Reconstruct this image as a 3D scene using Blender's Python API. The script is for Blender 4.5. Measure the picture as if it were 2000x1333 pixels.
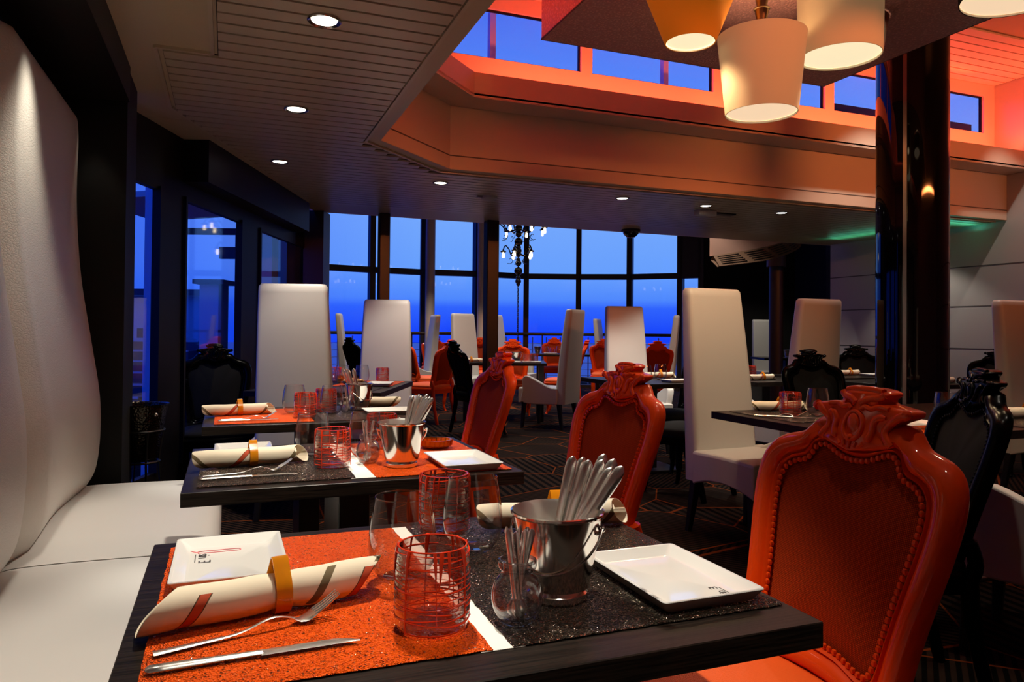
import bpy, bmesh, math, random
from mathutils import Vector, Matrix
random.seed(7)
PI = math.pi; R = math.radians
SC = bpy.context.scene; COL = SC.collection
for o in list(bpy.data.objects): bpy.data.objects.remove(o)
TH = .37; CT, ST = math.cos(TH), math.sin(TH)
def W(X, Y, z=0.0):                      # true-north metres -> room axes (x along the tables, y along the banquette)
    return (X*CT + Y*ST, -X*ST + Y*CT, z)

# ------------------------------------------------------------------ camera
cam = bpy.data.cameras.new('camera'); co = bpy.data.objects.new('camera', cam); COL.objects.link(co)
P_, R_ = .0142, .0093
cp, sp, cr, sr = math.cos(P_), math.sin(P_), math.cos(R_), math.sin(R_)
def wv(X, Y, z): return Vector(W(X, Y, z))
rt, up, fw = wv(1,0,0), wv(0,-sp,cp), wv(0,cp,sp)
right = rt*cr + up*sr; cup = up*cr - rt*sr
M = Matrix((right, cup, -fw)).transposed().to_4x4(); M.translation = Vector((0,0,1.15))
co.matrix_world = M
cam.sensor_width = 36; cam.lens = 25.83; cam.shift_y = -.0193; cam.clip_start = .05; cam.clip_end = 2000
SC.camera = co
# ------------------------------------------------------------------ view + cycles comfort
SC.view_settings.view_transform = 'Standard'
try: SC.view_settings.look = 'None'
except Exception: pass
SC.view_settings.gamma = 1.0; SC.view_settings.use_curve_mapping = False
SC.view_settings.exposure = 0.0
cy = SC.cycles
cy.use_denoising = True; cy.max_bounces = 10; cy.transparent_max_bounces = 24
cy.caustics_reflective = False; cy.caustics_refractive = False; cy.sample_clamp_indirect = 4.0; cy.blur_glossy = .3
# ------------------------------------------------------------------ world: blue hour sky over a fog bank
wd = bpy.data.worlds.new('dusk'); SC.world = wd; wd.use_nodes = True
nt = wd.node_tree; nd = nt.nodes; lk = nt.links; nd.clear()
wo = nd.new('ShaderNodeOutputWorld'); bg = nd.new('ShaderNodeBackground')
tc = nd.new('ShaderNodeTexCoord'); sx = nd.new('ShaderNodeSeparateXYZ'); lk.new(tc.outputs['Generated'], sx.inputs[0])
rp = nd.new('ShaderNodeValToRGB'); mp = nd.new('ShaderNodeMapRange')
mp.inputs['From Min'].default_value = -.05; mp.inputs['From Max'].default_value = .45
lk.new(sx.outputs['Z'], mp.inputs['Value']); lk.new(mp.outputs[0], rp.inputs[0])
def lin(r, g, b): 
    f = lambda c: (c/255/12.92 if c/255 <= .04045 else ((c/255+.055)/1.055)**2.4)
    return (f(r), f(g), f(b), 1)
els = [(.0, lin(18,52,240)), (.10, lin(26,72,252)), (.165, lin(50,102,255)), (.188, lin(82,140,255)), (.26, lin(108,164,255)), (.40, lin(120,172,255)), (.62, lin(98,146,255)), (.78, lin(88,134,250)), (1.0, lin(60,100,235))]
e0 = rp.color_ramp.elements
e0[0].position, e0[0].color = els[0]; e0[1].position, e0[1].color = els[-1]
for p, c in els[1:-1]:
    q = e0.new(p); q.color = c
# the western half of the sky (left of the room) is already darker
dt = nd.new('ShaderNodeVectorMath'); dt.operation = 'DOT_PRODUCT'; dt.inputs[1].default_value = Vector(W(.93,.37)).normalized()
lk.new(tc.outputs['Generated'], dt.inputs[0])
m2 = nd.new('ShaderNodeMapRange'); m2.inputs['From Min'].default_value = -.25; m2.inputs['From Max'].default_value = .25
lk.new(dt.outputs['Value'], m2.inputs['Value'])
mx = nd.new('ShaderNodeMix'); mx.data_type = 'RGBA'; mx.blend_type = 'MIX'
lk.new(m2.outputs[0], mx.inputs['Factor']); mx.inputs[6].default_value = lin(26,84,255); lk.new(rp.outputs[0], mx.inputs[7])
lk.new(mx.outputs[2], bg.inputs[0]); bg.inputs[1].default_value = 1.0; lk.new(bg.outputs[0], wo.inputs[0])

# ------------------------------------------------------------------ lamps of the room and added fills
WARM = (1.0, .89, .74)
def spot(x, y, z, e, ang=62, col=WARM, tgt=None, rad=.03, blend=.45):
    l = bpy.data.lights.new('downlight_and_fill_beam', 'SPOT'); l.energy = e; l.color = col; l.spot_size = R(ang); l.spot_blend = blend; l.shadow_soft_size = rad
    o = bpy.data.objects.new('downlight_and_fill_beam', l); o.location = (x, y, z); COL.objects.link(o)
    if tgt: o.rotation_euler = (Vector(tgt)-Vector((x,y,z))).to_track_quat('-Z','Y').to_euler()
    return o
def area(x, y, z, sx_, sy_, e, col, tgt, name='cove_and_fill_strip'):
    l = bpy.data.lights.new(name, 'AREA'); l.shape = 'RECTANGLE'; l.size = sx_; l.size_y = sy_; l.energy = e; l.color = col
    o = bpy.data.objects.new(name, l); o.location = (x, y, z); COL.objects.link(o)
    o.rotation_euler = (Vector(tgt)-Vector((x,y,z))).to_track_quat('-Z','Y').to_euler()
    return o
ROW = [(.33,.30),(.33,1.56),(.33,2.86),(.33,4.07),(.33,5.39)]
BACK = [(1.57,5.65),(3.22,5.65),(4.11,5.67),(5.01,5.70)]
for (x, y), e in zip(ROW, (55,125,110,105,60)): spot(x, y, 2.31, e)
for x, y in BACK: spot(x, y, 2.31, 85, 92)
for y, e in ((1.45,30),(2.72,42)): spot(-.47, y, 2.17, e, 66, WARM, (-.62, y+.1, 0), .05, .9)
spot(-.56, 3.66, 2.17, 3, 50, WARM, (-.60,3.72,0), .02)
spot(1.3, 1.2, 3.7, 40, 70, WARM, (1.25,1.3,0))                       # ceiling spots of the raised roof
spot(1.55, 2.6, 3.7, 60, 60, WARM, (1.5,2.8,0))
spot(3.3, 2.9, 2.88, 30, 80, WARM, (3.2,2.9,0))
spot(5.4, 4.3, 3.7, 90, 80, WARM, (5.3,4.6,0))
spot(6.9, 6.2, 2.31, 22, 100, WARM, (7.2,6.0,.6))
spot(6.7, 4.4, 3.7, 50, 60, WARM, (7.4,4.7,1.5))
for x, y, e in ((2.2,8.9,110),(3.6,9.3,150),(5.4,8.2,110),(3.2,12.0,150),(5.6,11.6,150),(8.4,10.2,120),(1.4,10.5,110)): spot(x, y, 3.56, e*1.15, 96, WARM)
for n, e in ((1.2,16),(3.2,22)): area(3.2 if n > 9 else 1.05, n, 3.03, 2.2, .05, e, (1,.09,.03), (.55, n, 3.6))
for x in (2.7, 4.6, 6.5): area(x, 5.06, 3.02, 1.85, .04, 15, (1,.09,.03), (x, 5.40, 3.5))
area(4.2, -1.2, 3.0, 5.5, .06, 24, (1,.24,.06), (4.2, 5.2, 2.85)).data.spread = R(46)  # added orange fill behind the camera, tints the back fascia
area(7.30, 4.3, 3.05, 1.5, .04, 12, (1,.10,.03), (7.5,4.3,3.8))
area(4.6, 5.16, 3.70, 4.6, .04, 8, (1,.05,.01), (4.6,5.0,3.9))
area(7.0, 6.4, 2.25, .1, 1.4, 1.0, (.1,1,.6), (7.0,6.4,3.0), 'green_strip_light')
area(7.1, 5.52, 2.27, .7, .1, .5, (.1,1,.65), (7.1,5.52,3.0), 'green_strip_light')
spot(2.65, 1.25, 2.88, 40, 60, WARM, (2.75,1.95,.5))  # added spot under the canopy to brighten the lower right white chair

# ------------------------------------------------------------------ materials
def mat(name, col, rough=.5, metal=0, **k):
    m = bpy.data.materials.new(name); m.use_nodes = True
    b = m.node_tree.nodes['Principled BSDF']
    b.inputs['Base Color'].default_value = (*col[:3], 1); b.inputs['Roughness'].default_value = rough; b.inputs['Metallic'].default_value = metal
    for kk, v in k.items(): b.inputs[kk.replace('_',' ')].default_value = v
    return m
def N(m, t, **k):
    n = m.node_tree.nodes.new(t)
    for a, v in k.items(): setattr(n, a, v)
    return n
def bsdf(m): return m.node_tree.nodes['Principled BSDF']
def L(m, a, b): m.node_tree.links.new(a, b)
def ramp(m, src, stops):
    r = N(m, 'ShaderNodeValToRGB'); e = r.color_ramp.elements
    e[0].position, e[0].color = stops[0][0], (*stops[0][1],1); e[1].position, e[1].color = stops[-1][0], (*stops[-1][1],1)
    for p, c in stops[1:-1]:
        q = e.new(p); q.color = (*c,1)
    L(m, src, r.inputs[0]); return r
def bump(m, src, s=.3, d=.01):
    b = N(m, 'ShaderNodeBump'); b.inputs['Strength'].default_value = s; b.inputs['Distance'].default_value = d
    L(m, src, b.inputs['Height']); L(m, b.outputs[0], bsdf(m).inputs['Normal']); return b
def objco(m, scale=(1,1,1), rot=(0,0,0)):
    t = N(m, 'ShaderNodeTexCoord'); mp_ = N(m, 'ShaderNodeMapping'); mp_.inputs['Scale'].default_value = scale; mp_.inputs['Rotation'].default_value = rot
    L(m, t.outputs['Object'], mp_.inputs[0]); return mp_.outputs[0]
def noise(m, co_, scale, detail=3, rough=.5):
    n = N(m, 'ShaderNodeTexNoise'); n.inputs['Scale'].default_value = scale; n.inputs['Detail'].default_value = detail; n.inputs['Roughness'].default_value = rough
    L(m, co_, n.inputs['Vector']); return n
def voro(m, co_, scale, feature='F1'):
    n = N(m, 'ShaderNodeTexVoronoi', feature=feature); n.inputs['Scale'].default_value = scale; L(m, co_, n.inputs['Vector']); return n
def wave(m, co_, scale, d='X', dist=0):
    n = N(m, 'ShaderNodeTexWave', wave_type='BANDS', bands_direction=d); n.inputs['Scale'].default_value = scale; n.inputs['Distortion'].default_value = dist
    L(m, co_, n.inputs['Vector']); return n

wood = mat('wenge_wood', (.02,.015,.012), .36, 0, Specular_IOR_Level=.22)
nz = noise(wood, objco(wood, (3,90,90)), 3, 4, .6); r_ = ramp(wood, nz.outputs[0], [(.35,(.004,.003,.0025)),(.62,(.020,.0135,.010))]); L(wood, r_.outputs[0], bsdf(wood).inputs['Base Color']); bump(wood, nz.outputs[0], .12, .002)
wood_dark = mat('wenge_edge', (.012,.009,.008), .4)
blackmetal = mat('black_metal', (.008,.008,.008), .35)
steel = mat('polished_steel', (.84,.82,.78), .12, 1)
steel_soft = mat('satin_steel', (.92,.90,.86), .26, 1)
steel_in = mat('brushed_steel', (.78,.76,.71), .32, 1)
porc = mat('white_porcelain', (.80,.81,.78), .12, 0, Coat_Weight=.4, Coat_Roughness=.03)
cloth_white = mat('white_runner_cloth', (.86,.84,.78), .8)
def sparkle(name, c1, c2, sc, spark, rough=.45):
    m = mat(name, c1, rough, 0, Specular_IOR_Level=.2); c = objco(m)
    v = voro(m, c, sc); n2 = noise(m, c, sc*.35, 3, .7)
    r1 = ramp(m, n2.outputs[0], [(.32, c2), (.6, c1)]); L(m, r1.outputs[0], bsdf(m).inputs['Base Color'])
    a = N(m, 'ShaderNodeMath', operation='ADD'); L(m, v.outputs['Distance'], a.inputs[0]); L(m, n2.outputs[0], a.inputs[1])
    bn = bump(m, a.outputs[0], .9, .004)
    vs = N(m, 'ShaderNodeVectorMath', operation='MULTIPLY_ADD'); vs.inputs[1].default_value = (1.1,1.1,.5); vs.inputs[2].default_value = (-.55,-.55,-.25); L(m, v.outputs['Color'], vs.inputs[0])
    va = N(m, 'ShaderNodeVectorMath', operation='ADD'); L(m, vs.outputs[0], va.inputs[0]); L(m, bn.outputs[0], va.inputs[1]); vn = N(m, 'ShaderNodeVectorMath', operation='NORMALIZE'); L(m, va.outputs[0], vn.inputs[0]); L(m, vn.outputs[0], bsdf(m).inputs['Normal'])
    s = N(m, 'ShaderNodeMath', operation='GREATER_THAN'); s.inputs[1].default_value = 1-spark
    sv = N(m, 'ShaderNodeSeparateColor'); L(m, v.outputs['Color'], sv.inputs[0]); L(m, sv.outputs[0], s.inputs[0])
    L(m, s.outputs[0], bsdf(m).inputs['Metallic'])
    rr = N(m, 'ShaderNodeMapRange'); rr.inputs['To Min'].default_value = rough; rr.inputs['To Max'].default_value = .18; L(m, s.outputs[0], rr.inputs['Value']); L(m, rr.outputs[0], bsdf(m).inputs['Roughness'])
    mxx = N(m, 'ShaderNodeMix', data_type='RGBA'); L(m, s.outputs[0], mxx.inputs['Factor']); L(m, r1.outputs[0], mxx.inputs[6])
    mxx.inputs[7].default_value = (min(1,c1[0]*1.1+.45), min(1,c1[1]*1.1+.38), min(1,c1[2]*1.1+.33), 1); L(m, mxx.outputs[2], bsdf(m).inputs['Base Color'])
    return m
mat_orange = sparkle('orange_woven_mesh', (.98,.115,.003), (.80,.075,.002), 420, .06)
mat_black = sparkle('dark_bronze_woven_mesh', (.022,.015,.008), (.006,.004,.0025), 420, .36, .4)
leather = mat('white_leather', (.55,.54,.52), .42); bump(leather, noise(leather, objco(leather), 160, 2).outputs[0], .04, .002)
croc = mat('white_reptile_leather', (.58,.56,.51), .38)
vc = voro(croc, objco(croc, (1,1,1.5)), 75, 'DISTANCE_TO_EDGE'); rc = ramp(croc, vc.outputs['Distance'], [(.0,(0,0,0)),(.12,(1,1,1))]); bump(croc, rc.outputs[0], .22, .0015)
lacq_o = mat('orange_lacquer', (.72,.054,.0008), .5, 0, Coat_Weight=.6, Coat_Roughness=.05, Specular_IOR_Level=.08)
fab_o = mat('orange_weave', (.46,.042,.006), .75, 0, Specular_IOR_Level=.12)
wv1 = wave(fab_o, objco(fab_o, (1,1,1), (0,0,0)), 95, 'X'); wv2 = wave(fab_o, objco(fab_o), 95, 'Z')
mm = N(fab_o, 'ShaderNodeMath', operation='MULTIPLY'); L(fab_o, wv1.outputs[0], mm.inputs[0]); L(fab_o, wv2.outputs[0], mm.inputs[1])
L(fab_o, ramp(fab_o, mm.outputs[0], [(0,(.20,.016,.001)),(.6,(.46,.045,.002))]).outputs[0], bsdf(fab_o).inputs['Base Color']); bump(fab_o, mm.outputs[0], .35, .002)
fab_seat = mat('orange_seat_weave', (.80,.10,.004), .6)
ws1 = wave(fab_seat, objco(fab_seat), 95, 'X'); ws2 = wave(fab_seat, objco(fab_seat), 95, 'Y'); ms = N(fab_seat, 'ShaderNodeMath', operation='MULTIPLY'); L(fab_seat, ws1.outputs[0], ms.inputs[0]); L(fab_seat, ws2.outputs[0], ms.inputs[1]); bump(fab_seat, ms.outputs[0], .3, .002)
lacq_k = mat('black_lacquer', (.0010,.0010,.0010), .24, 0, Specular_IOR_Level=.07)
fab_k = mat('black_upholstery', (.003,.003,.003), .8, 0, Specular_IOR_Level=.15)
legwood = mat('black_leg_wood', (.006,.005,.005), .4)
napkin_m = mat('cream_napkin', (.84,.76,.58), .85); bump(napkin_m, noise(napkin_m, objco(napkin_m, (1,1,1)), 40, 3).outputs[0], .06, .004)
nap_red = mat('napkin_red_stripe', (.52,.07,.02), .85); nap_olive = mat('napkin_olive_stripe', (.14,.10,.045), .85); nap_line = mat('napkin_stripe_edge', (.07,.03,.012), .85)
def thin_glass(name, tint=(1,1,1), edge=(.75,.8,.82), gl=1.0, wavy=False):
    m = bpy.data.materials.new(name); m.use_nodes = True; m.node_tree.nodes.clear()
    out = N(m, 'ShaderNodeOutputMaterial'); tr = N(m, 'ShaderNodeBsdfTransparent'); g = N(m, 'ShaderNodeBsdfGlossy'); g.inputs['Roughness'].default_value = .03
    if wavy:
        bp = N(m, 'ShaderNodeBump'); bp.inputs['Strength'].default_value = .5; bp.inputs['Distance'].default_value = .006; L(m, noise(m, objco(m, (1,1,2)), 70, 2).outputs[0], bp.inputs['Height']); L(m, bp.outputs[0], g.inputs['Normal'])
    lw = N(m, 'ShaderNodeLayerWeight'); lw.inputs['Blend'].default_value = .5
    mc = N(m, 'ShaderNodeMix', data_type='RGBA'); mc.inputs[6].default_value = (*tint,1); mc.inputs[7].default_value = (*edge,1)
    L(m, lw.outputs['Facing'], mc.inputs['Factor']); L(m, mc.outputs[2], tr.inputs[0])
    pw = N(m, 'ShaderNodeMath', operation='POWER'); pw.inputs[1].default_value = 2.6; L(m, lw.outputs['Facing'], pw.inputs[0])
    fr = N(m, 'ShaderNodeMath', operation='MULTIPLY_ADD'); fr.inputs[1].default_value = .8; fr.inputs[2].default_value = .035; L(m, pw.outputs[0], fr.inputs[0])
    ml = N(m, 'ShaderNodeMath', operation='MULTIPLY'); ml.inputs[1].default_value = gl; ml.use_clamp = True
    L(m, fr.outputs[0], ml.inputs[0]); s = N(m, 'ShaderNodeMixShader'); L(m, ml.outputs[0], s.inputs[0]); L(m, tr.outputs[0], s.inputs[1]); L(m, g.outputs[0], s.inputs[2]); L(m, s.outputs[0], out.inputs[0])
    return m
glass = thin_glass('clear_glass', (.98,.985,.985), (.72,.76,.80), 1.5)
pane_m = thin_glass('window_glass', (.97,.98,1), (.92,.95,1), .35)
glass_thick = mat('thick_glass', (1,1,1), .02, 0, Transmission_Weight=1.0, IOR=1.45)
glass_rose = thin_glass('rosy_glass', (.99,.90,.87), (.88,.58,.50), 2.4, True)
thread = mat('red_orange_glass_thread', (.75,.045,.012), .12, 0, Coat_Weight=.5)
amber = mat('amber_acrylic', (1,.36,.012), .12, 0, Transmission_Weight=.3, Coat_Weight=.4)
amber_glass = mat('amber_glass', (.95,.33,.03), .08, 0, Transmission_Weight=.7)
ceil_flat = mat('beige_ceiling_panel', (.52,.44,.29), .40, 0, Specular_IOR_Level=.4)
ceil_slat = mat('beige_metal_slat', (.54,.46,.32), .36, .12, Specular_IOR_Level=.8)
ceil_gap = mat('slat_gap', (.03,.022,.012), .7)
fascia_m = mat('warm_white_fascia', (.62,.52,.42), .5)
cove_m = mat('white_cove_wall', (.78,.70,.64), .6)
pinkbox = mat('rose_glitter_panel', (.42,.20,.19), .4)
vp = voro(pinkbox, objco(pinkbox), 70); bump(pinkbox, vp.outputs['Distance'], .8, .006)
L(pinkbox, ramp(pinkbox, vp.outputs['Distance'], [(.05,(.95,.55,.53)),(.5,(.62,.30,.30))]).outputs[0], bsdf(pinkbox).inputs['Base Color'])
blackwall = mat('black_wall', (.004,.0036,.003), .6, 0, Specular_IOR_Level=.25)
frame_m = mat('dark_bronze_frame', (.005,.004,.0035), .5, 0, Specular_IOR_Level=.25)
frame_b = mat('brown_frame', (.030,.018,.012), .5)
whitepanel = mat('white_wall_panel', (.50,.48,.47), .32); groove_m = mat('panel_groove', (.10,.09,.085), .6)
pale = mat('pale_column', (.60,.52,.46), .5)
gloss_black = mat('gloss_black_column', (.0015,.0015,.002), .04, 0, Specular_IOR_Level=.3)
chrome = mat('satin_chrome', (.45,.43,.42), .2, 1)
bronze = mat('brushed_bronze', (.34,.24,.15), .3, 1)
shade_cream = mat('cream_fabric_shade', (.60,.44,.27), .8); shade_orange = mat('orange_fabric_shade', (.52,.17,.012), .8)
for m_ in (shade_cream, shade_orange): bump(m_, noise(m_, objco(m_, (1,1,6)), 60, 2).outputs[0], .15, .002)
shade_blk = mat('black_fabric_shade', (.02,.018,.016), .7); shade_in = mat('white_shade_lining', (.8,.74,.62), .7)
def emit(name, col, s):
    m = mat(name, col, .5); b = bsdf(m); b.inputs['Emission Color'].default_value = (*col,1); b.inputs['Emission Strength'].default_value = s; return m
glow = emit('lit_diffuser', (1,.86,.55), .9); glow2 = emit('lit_diffuser_soft', (1,.74,.48), .85)
lamp_on = emit('lit_lamp', (1,.93,.80), 5); bulb_on = emit('lit_bulb', (1,.80,.50), 6)
black_gloss = mat('black_chandelier', (.006,.006,.008), .1, 0, Coat_Weight=.5)
ext_white = mat('exterior_white_paint', (.55,.58,.62), .6); ext_blue = mat('exterior_deck', (.10,.13,.22), .6); ext_dark = mat('exterior_dark', (.03,.04,.08), .5)
ext_pale = mat('exterior_pale_metal', (.45,.6,.8), .5)
sea_m = mat('sea_water', (.02,.05,.35), .35)
grille_m = mat('brown_grille', (.18,.10,.06), .5); rosy = mat('rosy_fascia', (.50,.30,.24), .5)
bucket_dark = mat('hammered_dark_bucket', (.05,.04,.03), .25, .9); bump(bucket_dark, voro(bucket_dark, objco(bucket_dark), 90).outputs[0], .6, .004)
potp = mat('potpourri', (.45,.20,.05), .7); L(potp, ramp(potp, noise(potp, objco(potp), 45, 3).outputs[0], [(.35,(.12,.07,.03)),(.5,(.62,.25,.04)),(.68,(.75,.62,.35))]).outputs[0], bsdf(potp).inputs['Base Color'])
slate = mat('black_slate', (.01,.01,.011), .3)
plastic_white = mat('white_plastic', (.55,.53,.5), .5)
pink_ink = mat('pink_ink', (.75,.22,.24), .4); grey_ink = mat('dark_grey_ink', (.06,.055,.055), .4)
# carpet: hatched blocks with thin orange strokes
carpet = mat('hatched_carpet', (.02,.012,.009), .95, 0, Specular_IOR_Level=.05)
cc = objco(carpet, (1,1,1), (0,0,TH+.5)); vb = voro(carpet, cc, 1.6); sepv = N(carpet, 'ShaderNodeSeparateColor'); L(carpet, vb.outputs['Color'], sepv.inputs[0])
wa = wave(carpet, cc, 9, 'X'); wb = wave(carpet, cc, 9, 'Y'); wd_ = wave(carpet, cc, 7, 'DIAGONAL')
gt = N(carpet, 'ShaderNodeMath', operation='GREATER_THAN'); gt.inputs[1].default_value = .45; L(carpet, sepv.outputs[0], gt.inputs[0])
gt2 = N(carpet, 'ShaderNodeMath', operation='GREATER_THAN'); gt2.inputs[1].default_value = .7; L(carpet, sepv.outputs[1], gt2.inputs[0])
mA = N(carpet, 'ShaderNodeMix', data_type='RGBA'); L(carpet, gt.outputs[0], mA.inputs['Factor']); L(carpet, wa.outputs['Color'], mA.inputs[6]); L(carpet, wb.outputs['Color'], mA.inputs[7])
mB = N(carpet, 'ShaderNodeMix', data_type='RGBA'); L(carpet, gt2.outputs[0], mB.inputs['Factor']); L(carpet, mA.outputs[2], mB.inputs[6]); L(carpet, wd_.outputs['Color'], mB.inputs[7])
rcp = ramp(carpet, mB.outputs[2], [(.42,(.002,.0015,.0012)),(.55,(.024,.013,.009))])
ve = voro(carpet, cc, 1.6, 'DISTANCE_TO_EDGE'); lt = N(carpet, 'ShaderNodeMath', operation='LESS_THAN'); lt.inputs[1].default_value = .008; L(carpet, ve.outputs['Distance'], lt.inputs[0])
mC = N(carpet, 'ShaderNodeMix', data_type='RGBA'); L(carpet, lt.outputs[0], mC.inputs['Factor']); L(carpet, rcp.outputs[0], mC.inputs[6]); mC.inputs[7].default_value = (.16,.035,.006,1); L(carpet, mC.outputs[2], bsdf(carpet).inputs['Base Color'])

# ------------------------------------------------------------------ mesh helpers
class MB:
    def __init__(s): s.v = []; s.f = []; s.m = []; s.mi = 0
    def add(s, vs, fs):
        o = len(s.v); s.v += [tuple(p) for p in vs]; s.f += [tuple(i+o for i in f) for f in fs]; s.m += [s.mi]*len(fs); return s
    def box(s, x0, x1, y0, y1, z0, z1):
        return s.add([(x0,y0,z0),(x1,y0,z0),(x1,y1,z0),(x0,y1,z0),(x0,y0,z1),(x1,y0,z1),(x1,y1,z1),(x0,y1,z1)], [(0,3,2,1),(4,5,6,7),(0,1,5,4),(1,2,6,5),(2,3,7,6),(3,0,4,7)])
    def bar(s, a, b, w, h=None):       # square bar between two points
        return s.tube([a, b], [w*.7071, w*.7071], 4)
    def prism(s, pts, z0, z1):
        n = len(pts); v = [(x,y,z0) for x,y in pts]+[(x,y,z1) for x,y in pts]
        return s.add(v, [tuple(range(n-1,-1,-1)), tuple(range(n,2*n))]+[(i,(i+1)%n,n+(i+1)%n,n+i) for i in range(n)])
    def hexa(s, b, t): return s.add(list(b)+list(t), [(3,2,1,0),(4,5,6,7),(0,1,5,4),(1,2,6,5),(2,3,7,6),(3,0,4,7)])
    def rings(s, rs, closed_u=True, cap=False, loop=False):
        n = len(rs[0]); o = len(s.v); fs = []
        for r in rs: s.v += [tuple(p) for p in r]
        k = len(rs)
        for i in range(k if loop else k-1):
            a, b = o+i*n, o+((i+1)%k)*n
            for j in range(n if closed_u else n-1):
                j2 = (j+1) % n; fs.append((a+j, a+j2, b+j2, b+j))
        if cap: fs.append(tuple(o+j for j in range(n-1,-1,-1))); fs.append(tuple(o+(k-1)*n+j for j in range(n)))
        s.f += fs; s.m += [s.mi]*len(fs); return s
    def lathe(s, prof, seg=28, c=(0,0,0), cap=False):
        rs = [[(c[0]+r*math.cos(2*PI*j/seg), c[1]+r*math.sin(2*PI*j/seg), c[2]+z) for j in range(seg)] for r, z in prof]
        return s.rings(rs, True, cap)
    def tube(s, pts, rad, seg=8, loop=False, flat=None):
        pts = [Vector(p) for p in pts]; n = len(pts); rs = []; prev = None
        for i, p in enumerate(pts):
            if loop: t = pts[(i+1)%n]-pts[i-1]
            else: t = pts[min(i+1,n-1)]-pts[max(i-1,0)]
            if t.length < 1e-9: t = Vector((0,0,1))
            t.normalize()
            if prev is None:
                a = Vector((0,0,1)) if abs(t.z) < .9 else Vector((1,0,0)); u = t.cross(a).normalized()
            else:
                u = prev - t*prev.dot(t)
                u = u.normalized() if u.length > 1e-6 else t.orthogonal().normalized()
            prev = u; w = t.cross(u); r = rad[i] if isinstance(rad, (list,tuple)) else rad
            off = PI/4 if seg == 4 else 0
            rs.append([p + u*(r*math.cos(2*PI*j/seg+off)) + w*(r*(flat or 1)*math.sin(2*PI*j/seg+off)) for j in range(seg)])
        return s.rings(rs, True, not loop, loop)
    def ball(s, c, r, seg=12, rg=8, sq=(1,1,1)):
        rs = [[(c[0]+sq[0]*r*math.sin(PI*i/rg)*math.cos(2*PI*j/seg), c[1]+sq[1]*r*math.sin(PI*i/rg)*math.sin(2*PI*j/seg), c[2]-sq[2]*r*math.cos(PI*i/rg)) for j in range(seg)] for i in range(rg+1)]
        return s.rings(rs)
    def xf(s, M_, start=0):
        for i in range(start, len(s.v)): s.v[i] = tuple(M_ @ Vector(s.v[i]))
        return s
    def build(s, name, mats, parent=None, smooth=False, bevel=0, seg=2, loc=None, rz=0, ang=40):
        me = bpy.data.meshes.new(name); me.from_pydata(s.v, [], s.f); me.validate(clean_customdata=False)
        for m in (mats if isinstance(mats, (list,tuple)) else [mats]): me.materials.append(m)
        if any(s.m) and len(me.polygons) == len(s.m): me.polygons.foreach_set('material_index', s.m)
        bm = bmesh.new(); bm.from_mesh(me); bmesh.ops.remove_doubles(bm, verts=bm.verts, dist=1e-6); bmesh.ops.recalc_face_normals(bm, faces=bm.faces); bm.to_mesh(me); bm.free()
        if smooth:
            me.polygons.foreach_set('use_smooth', [True]*len(me.polygons)); me.set_sharp_from_angle(angle=R(ang))
        me.update()
        o = bpy.data.objects.new(name, me); COL.objects.link(o)
        if parent: o.parent = parent
        if loc: o.location = loc
        if rz: o.rotation_euler = (0,0,rz)
        if bevel:
            b = o.modifiers.new('bevel', 'BEVEL'); b.width = bevel; b.segments = seg; b.limit_method = 'ANGLE'; b.angle_limit = R(35); b.harden_normals = False
        return o
def tag(o, label, cat, group=None):
    o['label'] = label; o['category'] = cat
    if group: o['group'] = group
    return o
def thing(name, label, cat, loc=(0,0,0), rz=0, group=None):
    o = bpy.data.objects.new(name, None); COL.objects.link(o); o.location = loc; o.rotation_euler = (0,0,rz); o.empty_display_size = .1
    return tag(o, label, cat, group)
def struct(o): o['kind'] = 'structure'; return o
def kids(o): return [c for c in bpy.data.objects if c.parent == o]
KID = {}
def copy_tree(o, parent=None):
    c = o.copy(); COL.objects.link(c)
    if parent: c.parent = parent
    if o.name not in KID: KID[o.name] = [k for k in o.children]
    for k in KID[o.name]: copy_tree(k, c)
    return c
PROTO = {}
def place(key, maker, loc, rz, label, cat=None, group=None, first_scale=None):
    if key not in PROTO:
        o = maker(); PROTO[key] = (o, [False])
    o, used = PROTO[key]
    if used[0]: o = copy_tree(o)
    else: used[0] = True
    o.location = loc; o.rotation_euler = (0,0,rz); o['label'] = label
    if group: o['group'] = group
    elif 'group' in o: del o['group']
    return o
def catmull(pts, per=8):
    out = []; n = len(pts)
    for i in range(n-1):
        p0, p1, p2, p3 = pts[max(i-1,0)], pts[i], pts[i+1], pts[min(i+2,n-1)]
        for k in range(per):
            t = k/per
            out.append(tuple(.5*((2*b)+(c-a)*t+(2*a-5*b+4*c-d)*t*t+(3*b-a-3*c+d)*t**3) for a,b,c,d in zip(p0,p1,p2,p3)))
    out.append(tuple(pts[-1])); return out
def resample(pts, n):
    d = [0]
    for a, b in zip(pts, pts[1:]): d.append(d[-1]+math.dist(a, b))
    out = []; j = 0
    for i in range(n):
        t = d[-1]*i/(n-1)
        while j < len(d)-2 and d[j+1] < t: j += 1
        u = (t-d[j])/max(d[j+1]-d[j],1e-9); out.append(tuple(a+(b-a)*u for a,b in zip(pts[j],pts[j+1])))
    return out

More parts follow.
